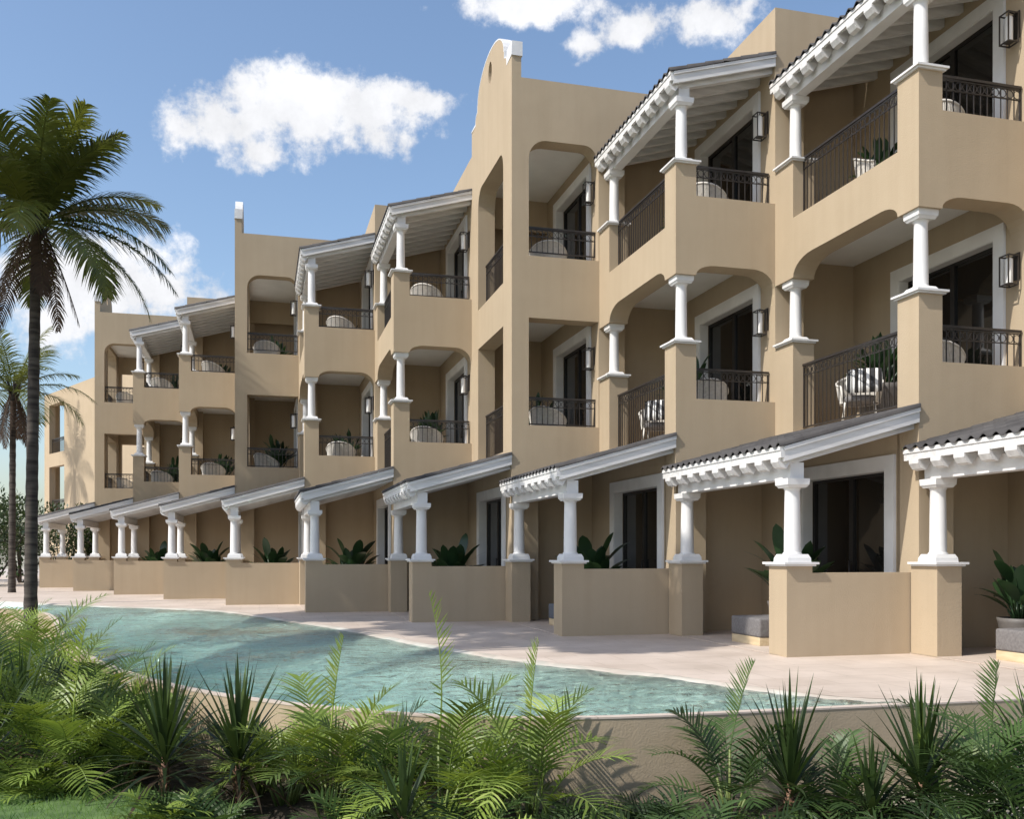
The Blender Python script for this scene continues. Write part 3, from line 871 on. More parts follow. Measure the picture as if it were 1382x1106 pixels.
# main coconut palm
d0 = 17.6
base = Vector((*spot(41, d0), GZ))
mp_fr = [ # azimuth (0 = right), elevation, length, bend, tint
    (azv(100), R_(86), 2.45, R_(28), .75), (azv(20), R_(84), 2.3, R_(34), .45), (azv(-60), R_(72), 2.3, R_(42), .7),
    (azv(5), R_(62), 2.3, R_(30), .30), (azv(-30), R_(56), 2.25, R_(48), .25), (azv(40), R_(48), 2.5, R_(60), .4),
    (azv(180), R_(75), 2.3, R_(45), .6), (azv(150), R_(60), 2.4, R_(62), .5), (azv(-140), R_(58), 2.4, R_(62), .65), (azv(-170), R_(45), 2.5, R_(70), .6),
    (azv(-100), R_(50), 2.2, R_(75), .8), (azv(8), R_(30), 2.3, R_(72), .55), (azv(-8), R_(6), 2.9, R_(62), .45), (azv(-35), R_(-8), 2.8, R_(70), .5),
    (azv(-2), R_(-2), 3.0, R_(58), .35), (azv(200), R_(20), 2.5, R_(85), .75), (azv(170), R_(5), 2.4, R_(80), .6), (azv(-120), R_(15), 2.3, R_(95), .9),
    (azv(80), R_(15), 2.5, R_(80), .4), (azv(120), R_(10), 2.5, R_(85), .45), (azv(-75), R_(20), 2.0, R_(95), .95), (azv(-160), R_(-10), 2.2, R_(70), .95),
    (azv(60), R_(72), 2.4, R_(36), .4), (azv(-20), R_(76), 2.35, R_(30), .5), (azv(130), R_(70), 2.4, R_(40), .45), (azv(-95), R_(66), 2.3, R_(50), .6), (azv(22), R_(36), 2.4, R_(66), .45), (azv(10), R_(-14), 2.7, R_(62), .5)]
coconut('coconut_palm', base, 7.5 - GZ, (RIGHT*.12)[:2], mp_fr, 'tall coconut palm at left with ringed grey trunk and skirt of dead fronds', seed=3, dead=5, scale=.98, npair=54, r0=.115, r1=.085)
def rand_fronds(seed, n, L):
    r = random.Random(seed); out = []
    for i in range(n):
        t = i/n
        out.append((i*2.39996 + r.uniform(-.2,.2), R_(80 - 85*t), L*r.uniform(.85,1.1), R_(35+55*t), r.uniform(.2,.8)))
    return out
p2 = Vector((*spot(16, 33), GZ))
coconut('coconut_palm', Vector((-15.4, 56.6, -.2)), 11.6, (.1, 0), rand_fronds(8, 18, 3.0), 'far palm at the left edge behind the smaller palm', seed=8, dead=6, npair=30)
coconut('coconut_palm', p2, 7.0 - GZ, (RIGHT*.05)[:2], rand_fronds(5, 20, 2.6), 'smaller palm with thin trunk farther back at the left edge', seed=5, dead=7, npair=34, r0=.12, r1=.09)
# palms left of the view; their shade falls over the pool and villas
# hedge / bushes far left
def bush(name, loc, rx, ry, rz, n, mat, label, group=None, seed=0, ls=.16, cat='bush'):
    rnd = random.Random(seed)
    root = empty(name, loc, 0, label, cat, group)
    L = Leafy()
    lobes = [(Vector((rnd.uniform(-.6,.6)*rx, rnd.uniform(-.6,.6)*ry, rz*rnd.uniform(.45,1.0))), rnd.uniform(.35,.6)) for _ in range(9)]
    for i in range(n):
        c, s = rnd.choice(lobes)
        v = Vector((rnd.gauss(0,1), rnd.gauss(0,1), rnd.gauss(0,1))).normalized()*(rnd.random()**.4)
        p = c + Vector((v.x*rx*s, v.y*ry*s, v.z*rz*s*.8))
        if p.z < .02: p.z = abs(p.z)*.5
        d = (v + Vector((rnd.uniform(-.6,.6), rnd.uniform(-.6,.6), rnd.uniform(-.2,.7))))
        L.leaf(p, d, Vector((rnd.uniform(-.5,.5), rnd.uniform(-.5,.5), 1)), ls*rnd.uniform(.7,1.4), ls*.5*rnd.uniform(.7,1.2), .3, 2, rnd.random(), 0, 'oval')
    L.build('foliage', mat, root)
    st = MB()
    for c, s in lobes: st.tube([(0,0,0), (c.x*.5, c.y*.5, c.z*.5), tuple(c)], [.05,.035,.012], 5)
    st.build('stems', M['bark'], root)
    return root
for i, (x, y, h, sd) in enumerate(((-9.3, 27.0, 13.4, 13),)):
    coconut('coconut_palm', Vector((x, y, GZ)), h - GZ, (.2, .1), rand_fronds(sd, 30, 2.7), 'coconut palm outside the left edge, known by its shade on the pool', seed=sd, dead=8, group='palms outside the left edge', npair=36)

def shade_tree(x, y, h, r, seed):
    rnd = random.Random(seed)
    root = empty('shade_tree', (x, y, GZ), 0, 'leafy tree outside the left edge whose shade lies on the deck', 'tree', 'trees outside the left edge')
    L = Leafy(); T = MB()
    lobes = []
    for i in range(10):
        az = i*2.4 + rnd.uniform(-.4,.4); q = sqrt((i+.5)/10)
        lobes.append((Vector((cos(az)*q*r*.72, sin(az)*q*r*.72, h + rnd.uniform(-.35,.5)*r*.6)), r*rnd.uniform(.34,.5)))
    for i in range(7500):
        c, q = rnd.choice(lobes)
        v = Vector((rnd.gauss(0,1), rnd.gauss(0,1), rnd.gauss(0,1))).normalized()*(rnd.random()**.35)*q
        p = c + v
        L.leaf(p, v + Vector((rnd.uniform(-.5,.5), rnd.uniform(-.5,.5), rnd.uniform(-.5,.4))), Vector((rnd.uniform(-.6,.6), rnd.uniform(-.6,.6), 1)), .26*rnd.uniform(.7,1.3), .13, .3, 2, rnd.random(), 0, 'oval')
    L.build('crown', M['hedge_leaf'], root)
    T.tube([(0,0,-.2), (.1,0,h*.35), (0,.1,h*.7), (0,0,h)], [.055,.05,.045,.03], 8)
    for c, q in lobes: T.tube([(0,.05,h*.62), (c.x*.5, c.y*.5, h*.62+(c.z-h*.62)*.6), tuple(c)], [.07,.05,.015], 6)
    T.build('trunk', M['bark'], root)
for i, (x, y, h, r) in enumerate(((-6.0, 10.9, 12.5, 2.0), (-7.6, 14.1, 12.7, 2.1), (-9.4, 17.8, 12.6, 2.3), (-8.9, 13.8, 9.6, 1.5))):
    shade_tree(x, y, h - GZ, r, 300+i)
hb = [('dark leafy bush at the left edge behind the palm trunk', -10, 40, 2.6, 3.0), ('dark bush just left of the main palm trunk', 28, 44, 2.4, 3.2),
      ('dark bush seen between the columns of the farthest terrace', 84, 50, 2.6, 3.0), ('bush behind the second terrace from the far end', 128, 50, 1.6, 2.6), ('far bush cut by the left edge', -60, 46, 3, 3.4)]
for i, (lb, px, d, r, h) in enumerate(hb):
    bush('bush', Vector((*spot(px, d), -.1)), r, r, h, 2600, M['hedge_leaf'], lb, 'dark bushes beyond the pool', 20+i, .2)

# ------------------------------------------------------------------ foreground planting
def areca(name, px, d, h, seed, label, n=13, mat='areca_leaf', spear=None, spread=1., group='feathery palms before the pool wall'):
    rnd = random.Random(seed)
    root = empty(name, Vector((*spot(px, d), GZ)), 0, label, 'palm', group)
    L = Leafy(); C = MB()
    for i in range(n):
        az = i*2.39996 + rnd.uniform(-.3,.3); t = i/n
        b0 = Vector((cos(az)*.08*rnd.random(), sin(az)*.08*rnd.random(), 0))
        sh = h*rnd.uniform(.18,.36)*(1-.3*t)
        tip = b0 + Vector((cos(az)*.10*spread, sin(az)*.10*spread, sh))
        C.tube([b0, b0.lerp(tip, .5)+Vector((0,0,.02)), tip], [.014,.012,.009], 6)
        el = R_(84 - 52*t + rnd.uniform(-8,8)); ln = h*rnd.uniform(.52,.68)*(.9+.2*(1-t))
        L.frond(tip, az, el, ln, R_(52+62*t*rnd.uniform(.7,1.2)), 18, .34*min(1.15, h/1.2), .027, rnd.uniform(.2,1.0), .55, .12, .3, .008, rnd, rnd.uniform(-.3,.3))
    if spear:
        for (dz, daz, ln, bd) in spear:
            C.tube([(0,0,0), (0,0,h*.55)], [.013,.009], 6)
            L.frond(Vector((0,0,h*.55)), azv(daz), R_(dz), ln, R_(bd), 19, .23, .026, .95, .15, .3, .5, .008, rnd)
    L.build('fronds', M[mat], root); C.build('canes', M['cane'], root)
    return root
def cordyline(px, d, h, seed, label, nl=74, lean=0., group='spiky strap leaved plants before the pool wall'):
    rnd = random.Random(seed)
    root = empty('cordyline', Vector((*spot(px, d), GZ)), 0, label, 'plant', group)
    th = h*.30; top = Vector((RIGHT.x*lean, RIGHT.y*lean, th))
    T = MB(); pts = [(0,0,-.05), (top.x*.4, top.y*.4, th*.5), tuple(top), (top.x*1.1, top.y*1.1, th+.12)]
    T.tube(pts, [.032,.028,.03,.02], 9)
    for i in range(26):
        az = i*2.4; z = th*(.35+.65*i/26)
        T.tube([(top.x*z/th+cos(az)*.024, top.y*z/th+sin(az)*.024, z), (top.x*z/th+cos(az)*.05, top.y*z/th+sin(az)*.05, z+.035)], [.014,.003], 4)
    T.build('trunk', M['red_cane'], root)
    L = Leafy(); D = Leafy()
    for i in range(nl):
        t = i/nl; az = i*2.39996 + rnd.uniform(-.25,.25)
        el = R_(88 - 92*t**1.15 + rnd.uniform(-6,6))
        d_ = Vector((cos(el)*cos(az), cos(el)*sin(az), sin(el)))
        ln = h*rnd.uniform(.64,.80)*(1-.12*t)
        z = top + Vector((0,0,.14*(1-t) - .06*t))
        up = Vector((-sin(el)*cos(az), -sin(el)*sin(az), cos(el)))
        (D if t > .72 and rnd.random() < .75 else L).leaf(z, d_, up, ln, .038*rnd.uniform(.8,1.2), .12+1.15*t*rnd.uniform(.5,1.3), 7, max(0, min(1, .9-t*1.0+rnd.uniform(-.25,.25))), .25, 'strap')
    L.build('leaves', M['cordy_leaf'], root); D.build('dry_leaves', M['cordy_dead'], root)
    return root
def fern(px, d, h, seed, label, mat='dark_leaf', n=14, z=GZ, group='low ferny plants in the planting bed', ll=.23):
    rnd = random.Random(seed)
    root = empty('fern_plant', Vector((*spot(px, d), z)), 0, label, 'plant', group)
    L = Leafy()
    for i in range(n):
        az = i*2.39996 + rnd.uniform(-.4,.4); t = i/n
        L.frond(Vector((cos(az)*.06, sin(az)*.06, .02)), az, R_(84-46*t), h*rnd.uniform(.95,1.4), R_(60+60*t), 10, ll*1.15*rnd.uniform(.85,1.15), .027, rnd.uniform(.0,.9), .6, .12, .2, .007, rnd, rnd.uniform(-.5,.5))
    L.build('fronds', M[mat], root)
    c = MB(); c.lathe(0, 0, [(.07,-.04), (.06,.03), (.03,.08), (.005,.1)], 10); c.build('crown_base', M['soil'], root)
    return root
def hgt(ytop, d): return H - GZ - (ytop-747)*d/1280

areca('feather_palm', 592, 7.15, hgt(905, 7.15), 41, 'largest bright feathery palm before the pool wall with a tall thin new leaf', 16, spear=[(96, 170, 1.15, 22)], spread=1.6)
areca('feather_palm', 714, 7.1, hgt(895, 7.1), 42, 'feathery palm with one upright leaf, right of the largest bright palm', 13, spear=[(88, 0, .75, 8)])
areca('feather_palm', 446, 7.5, hgt(900, 7.5), 43, 'feathery palm with a bright upright leaf, right of the two spiky plants', 12, spear=[(86, 0, .8, 8)])
areca('feather_palm', 98, 8.2, hgt(905, 8.2), 44, 'yellow green feathery palm near the left bend of the pool wall', 12, spear=[(87, 0, .95, 10)])
areca('feather_palm', 985, 7.3, hgt(925, 7.3), 45, 'feathery palm with pale upright leaf left of the pale right cordyline pair', 12, spear=[(80, 10, .7, 14)], mat='dark_leaf')
areca('feather_palm', 1338, 7.0, hgt(905, 7.0), 46, 'dark feathery palm with upright leaf near the right edge', 13, spear=[(89, 0, .62, 8)], mat='dark_leaf')
areca('feather_palm', 1405, 6.3, hgt(925, 6.3), 47, 'dark feathery palm cut off by the right edge', 12, mat='dark_leaf')
areca('feather_palm', 30, 9.6, hgt(850, 9.6), 48, 'feathery palm at the left edge beside the palm trunk', 14)
areca('feather_palm', 60, 12.5, hgt(820, 12.5), 49, 'feathery palm farthest back along the left pool edge', 12)
areca('feather_palm', 10, 16, hgt(790, 16), 50, 'feathery palm behind the others at the far left edge', 12)
for i, (px, d, yt, lb) in enumerate(((165, 8.35, 945, 'green feathery palm against the wall left of the spiky pair'), (190, 9.0, 925, 'feathery palm hiding the wall at the left pool bend'), (350, 8.35, 965, 'feathery palm hiding the wall behind the right spiky plant'), (385, 7.9, 955, 'arching feathery palm right of the spiky pair'),
        (505, 7.5, 950, 'feathery palm left of the largest bright palm'), (655, 7.3, 975, 'low feathery palm right of the largest bright palm'), (60, 8.5, 905, 'full feathery palm at left between lawn and pool wall'), (128, 9.6, 872, 'feathery palm touching the left pool bend'), (82, 11.0, 835, 'tall feathery palm leaning over the left pool rim'), (45, 11.6, 800, 'tallest feathery palm in front of the palm trunk'), (5, 9.6, 835, 'tall feathery palm at the left edge of the bed'), (148, 10.2, 885, 'feathery palm standing highest over the left pool rim'), (160, 9.4, 912, 'feathery palm over the pool rim left of the spiky pair'), (1120, 7.0, 1010, 'low dark feathery palm between the right spiky plants'), (1300, 6.7, 975, 'drooping dark feathery palm right of the right spiky plants'))):
    areca('feather_palm', px, d, hgt(yt, d)*1.2, 140+i, lb, 15, mat='dark_leaf' if px > 880 or i % 3 == 1 else 'areca_leaf')
cordyline(222, 7.75, hgt(925, 7.75)*1.12, 61, 'left one of the two spiky plants with reddish stems at left')
cordyline(322, 7.7, hgt(928, 7.7)*1.12, 62, 'right one of the two spiky plants with reddish stems at left')
cordyline(1066, 6.9, hgt(945, 6.9)*1.02, 63, 'spiky plant with bright centre leaves before the right part of the wall', 60)
cordyline(1243, 6.9, hgt(938, 6.9)*1.02, 64, 'spiky plant with broad dark centre leaf near the right edge', 58)
cordyline(28, 8.9, hgt(890, 8.9), 65, 'dark spiky plant at the left edge under the feathery palms', 60)
cordyline(-12, 8.2, hgt(900, 8.2), 66, 'dark spiky plant cut off by the left edge', 60)
cordyline(1175, 6.6, hgt(1040, 6.6)*1.2, 67, 'small dark spiky plant between the two right spiky plants', 40)
cordyline(1402, 6.9, hgt(930, 6.9), 68, 'spiky plant mostly cut off by the right edge', 50)
cordyline(545, 6.4, hgt(1020, 6.4), 69, 'low dark spiky plant at the foot of the largest feathery palm', 44)
EXTRA = [(230,6.6,1080,'dark_leaf'),(290,6.3,1085,'areca_leaf'),(395,6.1,1075,'areca_leaf'),(470,6.2,1050,'areca_leaf'),(545,5.8,1070,'areca_leaf'),(655,5.9,1060,'areca_leaf'),(715,5.7,1080,'areca_leaf'),
         (810,5.9,1080,'dark_leaf'),(905,5.8,1075,'dark_leaf'),(950,6.0,1060,'areca_leaf'),(1045,5.9,1085,'dark_leaf'),(1100,5.8,1080,'areca_leaf'),(1180,6.0,1070,'dark_leaf'),(1225,5.7,1085,'areca_leaf'),(1300,5.8,1060,'dark_leaf'),(1350,5.7,1050,'areca_leaf'),(1385,5.6,1040,'dark_leaf'),(1020,6.6,1035,'areca_leaf'),(1310,6.5,1000,'dark_leaf'),(680,6.9,1010,'areca_leaf')]
rf = random.Random(99)
FERNS = [(243,7.25,1078,'dark_leaf'),(288,6.9,1088,'dark_leaf'),(215,7.0,1090,'areca_leaf'),(70,7.9,1010,'areca_leaf'),(130,8.1,1025,'dark_leaf'),(20,8.0,985,'areca_leaf'),
         (480,6.7,1040,'dark_leaf'),(640,6.4,1045,'dark_leaf'),
         (760,6.6,1075,'dark_leaf'),(800,6.8,1080,'dark_leaf'),(850,6.7,1072,'dark_leaf'),(890,6.9,1045,'dark_leaf'),(935,6.5,1065,'dark_leaf'),(1020,6.4,1060,'dark_leaf'),
         (1110,6.4,1065,'dark_leaf'),(1200,6.6,1055,'dark_leaf'),(1285,6.5,1030,'dark_leaf'),(1330,6.2,1040,'dark_leaf'),(1380,6.3,1010,'dark_leaf'),(1150,6.9,1078,'dark_leaf'),
         (425,5.7,1088,'areca_leaf'),(590,5.7,1090,'dark_leaf'),(650,5.8,1080,'areca_leaf'),(720,5.8,1088,'dark_leaf'),(810,5.8,1090,'dark_leaf'),(905,5.8,1082,'dark_leaf'),(1000,5.8,1085,'areca_leaf'),(1100,5.8,1085,'dark_leaf'),(1185,5.9,1080,'dark_leaf'),(1250,5.8,1085,'dark_leaf'),(1310,5.8,1065,'dark_leaf'),(1360,5.7,1050,'dark_leaf')]
rf = random.Random(99)
pos_words = ['by the left pool bend','at the lawn edge','left of the spiky pair','at the left edge','between the spiky pair','right of the spiky pair','under the left feathery palm','in the middle of the bed','below the largest palm','right of the largest palm','below the bare wall','left of the right spiky plants','between the right spiky plants','near the right edge']
for i, (px, d, yt, mt) in enumerate(FERNS):
    tone = 'bright' if mt == 'areca_leaf' else 'dark'
    place = ('at the far left' if px < 60 else 'beside the lawn at left' if px < 190 else 'around the left spiky pair' if px < 390 else 'below the left and largest feathery palms' if px < 700 else 'below the bare stretch of pool wall' if px < 960 else 'around the right spiky plants' if px < 1260 else 'in the right corner')
    o = fern(px, d, max(.3, hgt(yt, d)*.72), 100+i, f'{tone} green low fern {place}', mt)
    o['group'] = f'{tone} low ferns {place}'
# lawn
lawn_pts = [(-9, 3.0), (-.2, 5.0), (-.75, 8.35), (-1.3, 9.05), (-2.1, 9.75), (-4, 12), (-9, 14)]
m = MB(); tris = tessellate_polygon([[Vector((*p, 0)) for p in lawn_pts]])
m.add([(*p, GZ+.125) for p in lawn_pts], [tuple(t) for t in tris]); lo = m.build('lawn', M['lawn'])
tag(lo, 'green lawn at the lower left corner', 'lawn', kind='structure')
L = Leafy(); rg = random.Random(5)
cnt = 0
while cnt < 9000:
    x = rg.uniform(-3.6, -.3); y = rg.uniform(6.3, 10.4)
    if not (y < 8.35 + (-.75-x)*1.02 and x < -.75 + (8.35-y)*.17): continue
    az = rg.uniform(0, 2*pi); e = R_(rg.uniform(50, 88))
    L.leaf(Vector((x, y, GZ+.12)), Vector((cos(e)*cos(az), cos(e)*sin(az), sin(e))), Vector((cos(az+1.57), sin(az+1.57), .2)), rg.uniform(.04,.085), .006, .5, 2, rg.random())
    cnt += 1
tag(L.build('grass_blades', M['grass']), 'short green grass at the lower left corner', 'grass', kind='stuff')

# ------------------------------------------------------------------ furniture
def make_chair(label):
    root = empty('rattan_armchair', (0,0,0), 0, label, 'chair', 'white rattan armchairs on the balconies')
    F = MB()
    n = 26; pts_t = []; pts_b = []
    for i in range(n+1):
        u = -1 + 2*i/n; a2 = u*radians(128)
        x = .34*sin(a2); y = .30*cos(a2)
        zt = .62 + .24*max(0, cos(a2*.72))**1.5
        pts_t.append(Vector((x*1.06, y*1.1, zt))); pts_b.append(Vector((x*.9, y*.9, .36)))
    F.tube(pts_t, .018, 6); F.tube(pts_b, .015, 6)
    F.tube([pts_t[0], pts_b[0]], .016, 6); F.tube([pts_t[-1], pts_b[-1]], .016, 6)
    F.build('frame', M['rattan'], root)
    K = MB()
    for i in range(1, n*3):
        f = i/3; j = min(int(f), n-1); u = f-j
        K.tube([pts_t[j].lerp(pts_t[j+1], u), pts_b[j].lerp(pts_b[j+1], u)], .0085, 4)
    K.build('backrest', M['rattan'], root)
    Sx = MB(); Sx.lathe(0, .02, [(.0,.35),(.27,.35),(.30,.38),(.30,.43),(.27,.46),(.0,.47)], 24, cap=False); Sx.build('seat', M['seat_grey'], root)
    for sx in (-1, 1):
        for y in (-.18, .2):
            l = MB(); l.tube([(sx*.22, y, .36), (sx*.27, y*1.15, 0)], [.018,.013], 6); l.build('leg', M['rattan'], root)
    return root
def make_pot(label, broad=True, seed=0, h=.75, n=15):
    rnd = random.Random(seed)
    root = empty('potted_plant', (0,0,0), 0, label, 'potted plant', None)
    p = MB(); p.lathe(0, 0, [(.12,0),(.16,.1),(.19,.3),(.2,.34),(.175,.34),(.17,.3),(.0,.3)], 20, cap=False); p.build('pot', M['pot'], root)
    L = Leafy()
    for i in range(n):
        az = i*2.39996; t = i/n; el = R_(88-34*t+rnd.uniform(-8,8))
        d = Vector((cos(el)*cos(az), cos(el)*sin(az), sin(el)))
        s0 = Vector((cos(az)*.05, sin(az)*.05, .3)); sl = h*rnd.uniform(.16,.5)*(1-.45*t)
        L.stem([s0, s0+d*sl], .009, 5, .7)
        if broad:
            e2 = el - R_(rnd.uniform(0,35)); a2 = az + rnd.uniform(-.4,.4)
            L.leaf(s0+d*sl, Vector((cos(e2)*cos(a2), cos(e2)*sin(a2), sin(e2))), Vector((-sin(e2)*cos(a2), -sin(e2)*sin(a2), cos(e2))), h*rnd.uniform(.34,.46), .17*h*rnd.uniform(.85,1.15), .5, 7, rnd.uniform(.1,.95), .15, 'oval')
        else:
            for k in range(6):
                a3 = az + rnd.uniform(-1.1,1.1); e3 = el + rnd.uniform(-.8,.3)
                L.leaf(s0+d*sl*rnd.uniform(.4,1.1), Vector((cos(e3)*cos(a3), cos(e3)*sin(a3), sin(e3))), Vector((-sin(e3)*cos(a3), -sin(e3)*sin(a3), cos(e3))), h*rnd.uniform(.2,.34), .075*h, .6, 5, rnd.uniform(.1,.95), .15, 'oval')
    L.build('leaves', M['pot_leaf'], root)
    return root
chair0 = make_chair('x'); potA = [make_pot('x', True, 200, .85, 30), make_pot('x', True, 201, .8, 27)]; potB = [make_pot('x', False, 210, .8, 15), make_pot('x', False, 211, .7, 13)]
used = set()
def place(proto, x, y, z, rz, label, group=None, sc=1.):
    o = proto if id(proto) not in used else copy_tree(proto)
    used.add(id(proto)); o.location = (x, y, z); o.rotation_euler = (0, 0, rz); o.scale = sc if isinstance(sc, tuple) else (sc, sc, sc)
    o['label'] = label
    if group: o['group'] = group
    return o
for k in range(1, 10):
    X, Y = P(k)
    for fl, z in (('middle', 3.44), ('top', 6.94)):
        place(chair0, X + 1.0 + .08*sin(k*3.), Y + .92 + .06*cos(k*5.), z, radians(150 + 18*sin(k*2.3 + z)), f'white rattan armchair on the {fl} balcony of {ORD[k]}', None, (1.12, 1.12, 1.2))
        if k != 9: place(potB[k % 2], X + 1.3, Y + 2.4 + .2*sin(k*2.), z, k*1.3, f'leafy potted plant on the {fl} balcony of {ORD[k]}', 'potted plants on the balconies', 2.1 if fl == 'middle' else 1.8)
    if k <= 2:
        place(chair0, X + .66, Y + 2.27, 3.44, radians(-35), f'second rattan armchair farther back on the middle balcony of {ORD[k]}')
X, Y = P(1)
place(chair0, X + .85, Y + 2.1, 6.94, radians(15), f'second rattan armchair farther back on the top balcony of {ORD[1]}')
def cushion(x, y, z, rz, label, w=.42, h=.36, t=.13, mat='stripe', tilt=-15):
    m = MB(); n = 10; vs = []; fs = []
    for sgn in (-1, 1):
        for j in range(n+1):
            for i in range(n+1):
                u, v = -1+2*i/n, -1+2*j/n
                b2 = ((1-u**4)*(1-v**4))**.5
                vs.append((u*w/2*(1-.05*v*v), sgn*t/2*b2, v*h/2*(1-.05*u*u)))
    k = (n+1)**2
    for j in range(n):
        for i in range(n):
            q = j*(n+1)+i
            fs.append((q, q+1, q+n+2, q+n+1)); fs.append((k+q, k+q+n+1, k+q+n+2, k+q+1))
    m.add(vs, fs, True); o = m.build('cushion', M[mat])
    o.location = (x, y, z); o.rotation_euler = (radians(tilt), 0, rz)
    return tag(o, label, 'cushion')
for k in (1, 2):
    X, Y = P(k)
    cushion(X + .55, Y + 1.99, 3.44 + .68, radians(-35), f'black and white striped cushion on a rattan chair on {ORD[k]}', .54, .42, .16)
for k in range(0, 8):
    X, Y = P(k)
    if k == 0: place(potA[0], X - .80, Y + 3.1, 0, .6, 'tall leafy potted plant on the terrace at the right edge', 'potted plants on the ground terraces', 1.5)
    else: place(potA[k % 2], X - .8, Y + 1.9, 0, k*1.7, f'broad leaved potted plant behind the terrace wall of {ORD[k]}', 'potted plants on the ground terraces', 1.85)
def ottoman(x, y, rz, L, W, label, mat='seat_grey', back=False):
    root = empty('daybed' if back else 'ottoman', (x, y, .012), rz, label, 'daybed' if back else 'ottoman')
    def soft(x0,x1,y0,y1,z0,z1,r=.035):
        bm = bmesh.new(); bmesh.ops.create_cube(bm, size=1)
        for v in bm.verts: v.co = Vector(((x0+x1)/2+v.co.x*(x1-x0), (y0+y1)/2+v.co.y*(y1-y0), (z0+z1)/2+v.co.z*(z1-z0)))
        bmesh.ops.bevel(bm, geom=list(bm.edges), offset=r, segments=3, affect='EDGES', profile=.6)
        m = MB(); m.add([tuple(v.co) for v in bm.verts], [[v.index for v in f.verts] for f in bm.faces], True)
        bm.free(); return m
    soft(0, L, 0, W, .0, .12, .006).build('base', M['oak'], root)
    soft(-.01, L+.01, -.01, W+.01, .121, .40).build('seat_cushion', M[mat], root)
    if back:
        soft(.45, L, W-.28, W, .401, .66).build('back_cushion', M[mat], root)
    return root
X, Y = P(1); ottoman(X-1.66, Y+1.35, 0, .85, .85, 'grey square ottoman on pale wood base between the columns of the right terrace')
X, Y = P(2); ottoman(X-1.5, Y+1.6, 0, .8, .85, 'dark slate ottoman half hidden on the terrace left of the second low wall', 'dark_cushion')
X, Y = P(0); ottoman(X-1.52, Y+1.8, 0, 1.4, .95, 'grey daybed with back cushion on the terrace at the right edge', 'seat_grey', True)
X, Y = P(1); place(chair0, X-.55, Y+1.9, .012, radians(200), 'white rattan armchair behind the grey ottoman on the right ground terrace')

# ------------------------------------------------------------------ light, sky, camera
sd = Vector((-1, -.29, 1.08)).normalized()
EL = math.asin(sd.z)
sun = bpy.data.lights.new('sun', 'SUN'); sun.energy = 3.9; sun.angle = radians(.5); sun.color = (1, .965, .90)
so = bpy.data.objects.new('sun', sun); COL.objects.link(so)
so.rotation_euler = (-sd).to_track_quat('-Z', 'Y').to_euler(); so.location = (-20, 0, 30)
W = bpy.data.worlds.new('World'); S.world = W; W.use_nodes = True
t = W.node_tree; bg = t.nodes['Background']
sky = N(t, 'ShaderNodeTexSky', sky_type='NISHITA'); sky.sun_disc = False
sky.sun_elevation = EL; sky.sun_rotation = atan2(sd.x, sd.y)
sky.air_density = 1.15; sky.dust_density = 1.6; sky.ozone_density = 2.6; sky.altitude = 0
tc = N(t, 'ShaderNodeTexCoord'); sp = N(t, 'ShaderNodeSeparateXYZ'); t.links.new(tc.outputs['Generated'], sp.inputs[0])
def mth(op, a, b=None, c=None):
    n = N(t, 'ShaderNodeMath', operation=op)
    for i, v in enumerate((a, b, c)):
        if v is None: continue
        if isinstance(v, (int, float)): n.inputs[i].default_value = v
        else: t.links.new(v, n.inputs[i])
    return n.outputs[0]
az = mth('ARCTAN2', sp.outputs[0], sp.outputs[1])
hyp = mth('SQRT', mth('ADD', mth('MULTIPLY', sp.outputs[0], sp.outputs[0]), mth('MULTIPLY', sp.outputs[1], sp.outputs[1])))
el = mth('ARCTAN2', sp.outputs[2], hyp)
def azel(px, py):
    u = (px-691)/1280; v = (747-py)/1280
    a = math.atan(u) + TH
    return a, math.atan(v/sqrt(1+u*u))
CL = [(300,165,75,40,1), (400,150,115,56,1.1), (490,148,95,42,1), (560,136,60,24,.95), (350,205,55,26,.9), (520,185,60,28,.85), (255,170,40,28,.8),
      (720,8,85,24,.9), (860,38,60,30,1), (950,22,75,36,1), (800,60,30,22,.7), (1005,22,20,16,.6),
      (150,395,105,62,1.05), (235,395,75,42,.95), (60,375,90,55,.85), (70,430,60,45,.7), (-60,380,90,50,.7)]
fld = None
for (px, py, w, h, s) in CL:
    a0, e0 = azel(px, py); a1, _ = azel(px+w, py); _, e1 = azel(px, py-h)
    dx = mth('MULTIPLY', mth('SUBTRACT', az, a0), 1/(a1-a0)); dy = mth('MULTIPLY', mth('SUBTRACT', el, e0), 1/(e1-e0))
    d = mth('SQRT', mth('ADD', mth('MULTIPLY', dx, dx), mth('MULTIPLY', dy, dy)))
    v = mth('MULTIPLY', mth('SUBTRACT', 1.25, d), s)
    fld = v if fld is None else mth('SMOOTH_MAX', fld, v, .25)
nz = N(t, 'ShaderNodeTexNoise'); nz.inputs['Scale'].default_value = 10; nz.inputs['Detail'].default_value = 12; nz.inputs['Roughness'].default_value = .66
t.links.new(tc.outputs['Generated'], nz.inputs['Vector'])
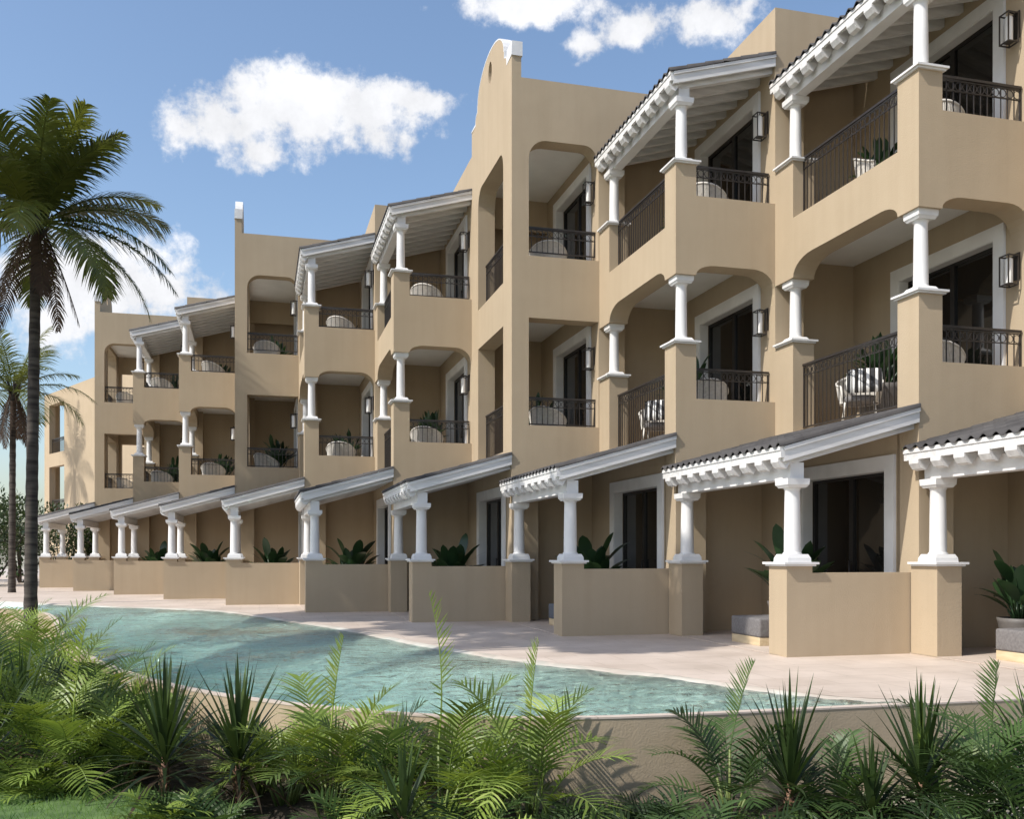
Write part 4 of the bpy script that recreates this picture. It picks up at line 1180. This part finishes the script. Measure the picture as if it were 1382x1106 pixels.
nb = N(t, 'ShaderNodeTexNoise'); nb.inputs['Scale'].default_value = 34; nb.inputs['Detail'].default_value = 9; nb.inputs['Roughness'].default_value = .6
t.links.new(tc.outputs['Generated'], nb.inputs['Vector'])
dens = mth('ADD', fld, mth('ADD', mth('MULTIPLY', mth('SUBTRACT', nz.outputs['Fac'], .5), 3.3), mth('MULTIPLY', mth('SUBTRACT', nb.outputs['Fac'], .5), 2.3)))
mr = N(t, 'ShaderNodeMapRange', interpolation_type='SMOOTHSTEP'); mr.inputs[1].default_value = -.06; mr.inputs[2].default_value = .74
t.links.new(dens, mr.inputs[0])
# cloud brightness: billows, brighter where thick
cb = N(t, 'ShaderNodeMapRange'); cb.inputs[1].default_value = -.25; cb.inputs[2].default_value = .35; cb.inputs[3].default_value = 4.5; cb.inputs[4].default_value = 5.9
t.links.new(mth('MULTIPLY', mth('SUBTRACT', nz.outputs['Fac'], .5), 2.), cb.inputs[0])
cc = N(t, 'ShaderNodeCombineColor'); t.links.new(mth('MULTIPLY', cb.outputs[0], .975), cc.inputs[0]); t.links.new(mth('MULTIPLY', cb.outputs[0], .985), cc.inputs[1]); t.links.new(mth('MULTIPLY', cb.outputs[0], 1.02), cc.inputs[2])
mx = N(t, 'ShaderNodeMix', data_type='RGBA')
t.links.new(mr.outputs[0], mx.inputs[0]); t.links.new(sky.outputs[0], mx.inputs[6]); t.links.new(cc.outputs[0], mx.inputs[7])
t.links.new(mx.outputs[2], bg.inputs[0]); bg.inputs[1].default_value = .15

cam = bpy.data.cameras.new('camera'); co = bpy.data.objects.new('camera', cam); COL.objects.link(co)
cam.sensor_width = 36; cam.lens = 1280/1382*36; cam.shift_y = (747-553)/1382; cam.clip_end = 3000
co.location = (0, 0, H); co.rotation_euler = (radians(90), 0, -TH)
S.camera = co
S.view_settings.view_transform = 'Standard'; S.view_settings.look = 'None'; S.view_settings.exposure = .33; S.view_settings.gamma = 1
S.cycles.max_bounces = 8; S.cycles.diffuse_bounces = 4; S.cycles.transparent_max_bounces = 12
S.cycles.use_denoising = True
S.render.film_transparent = False
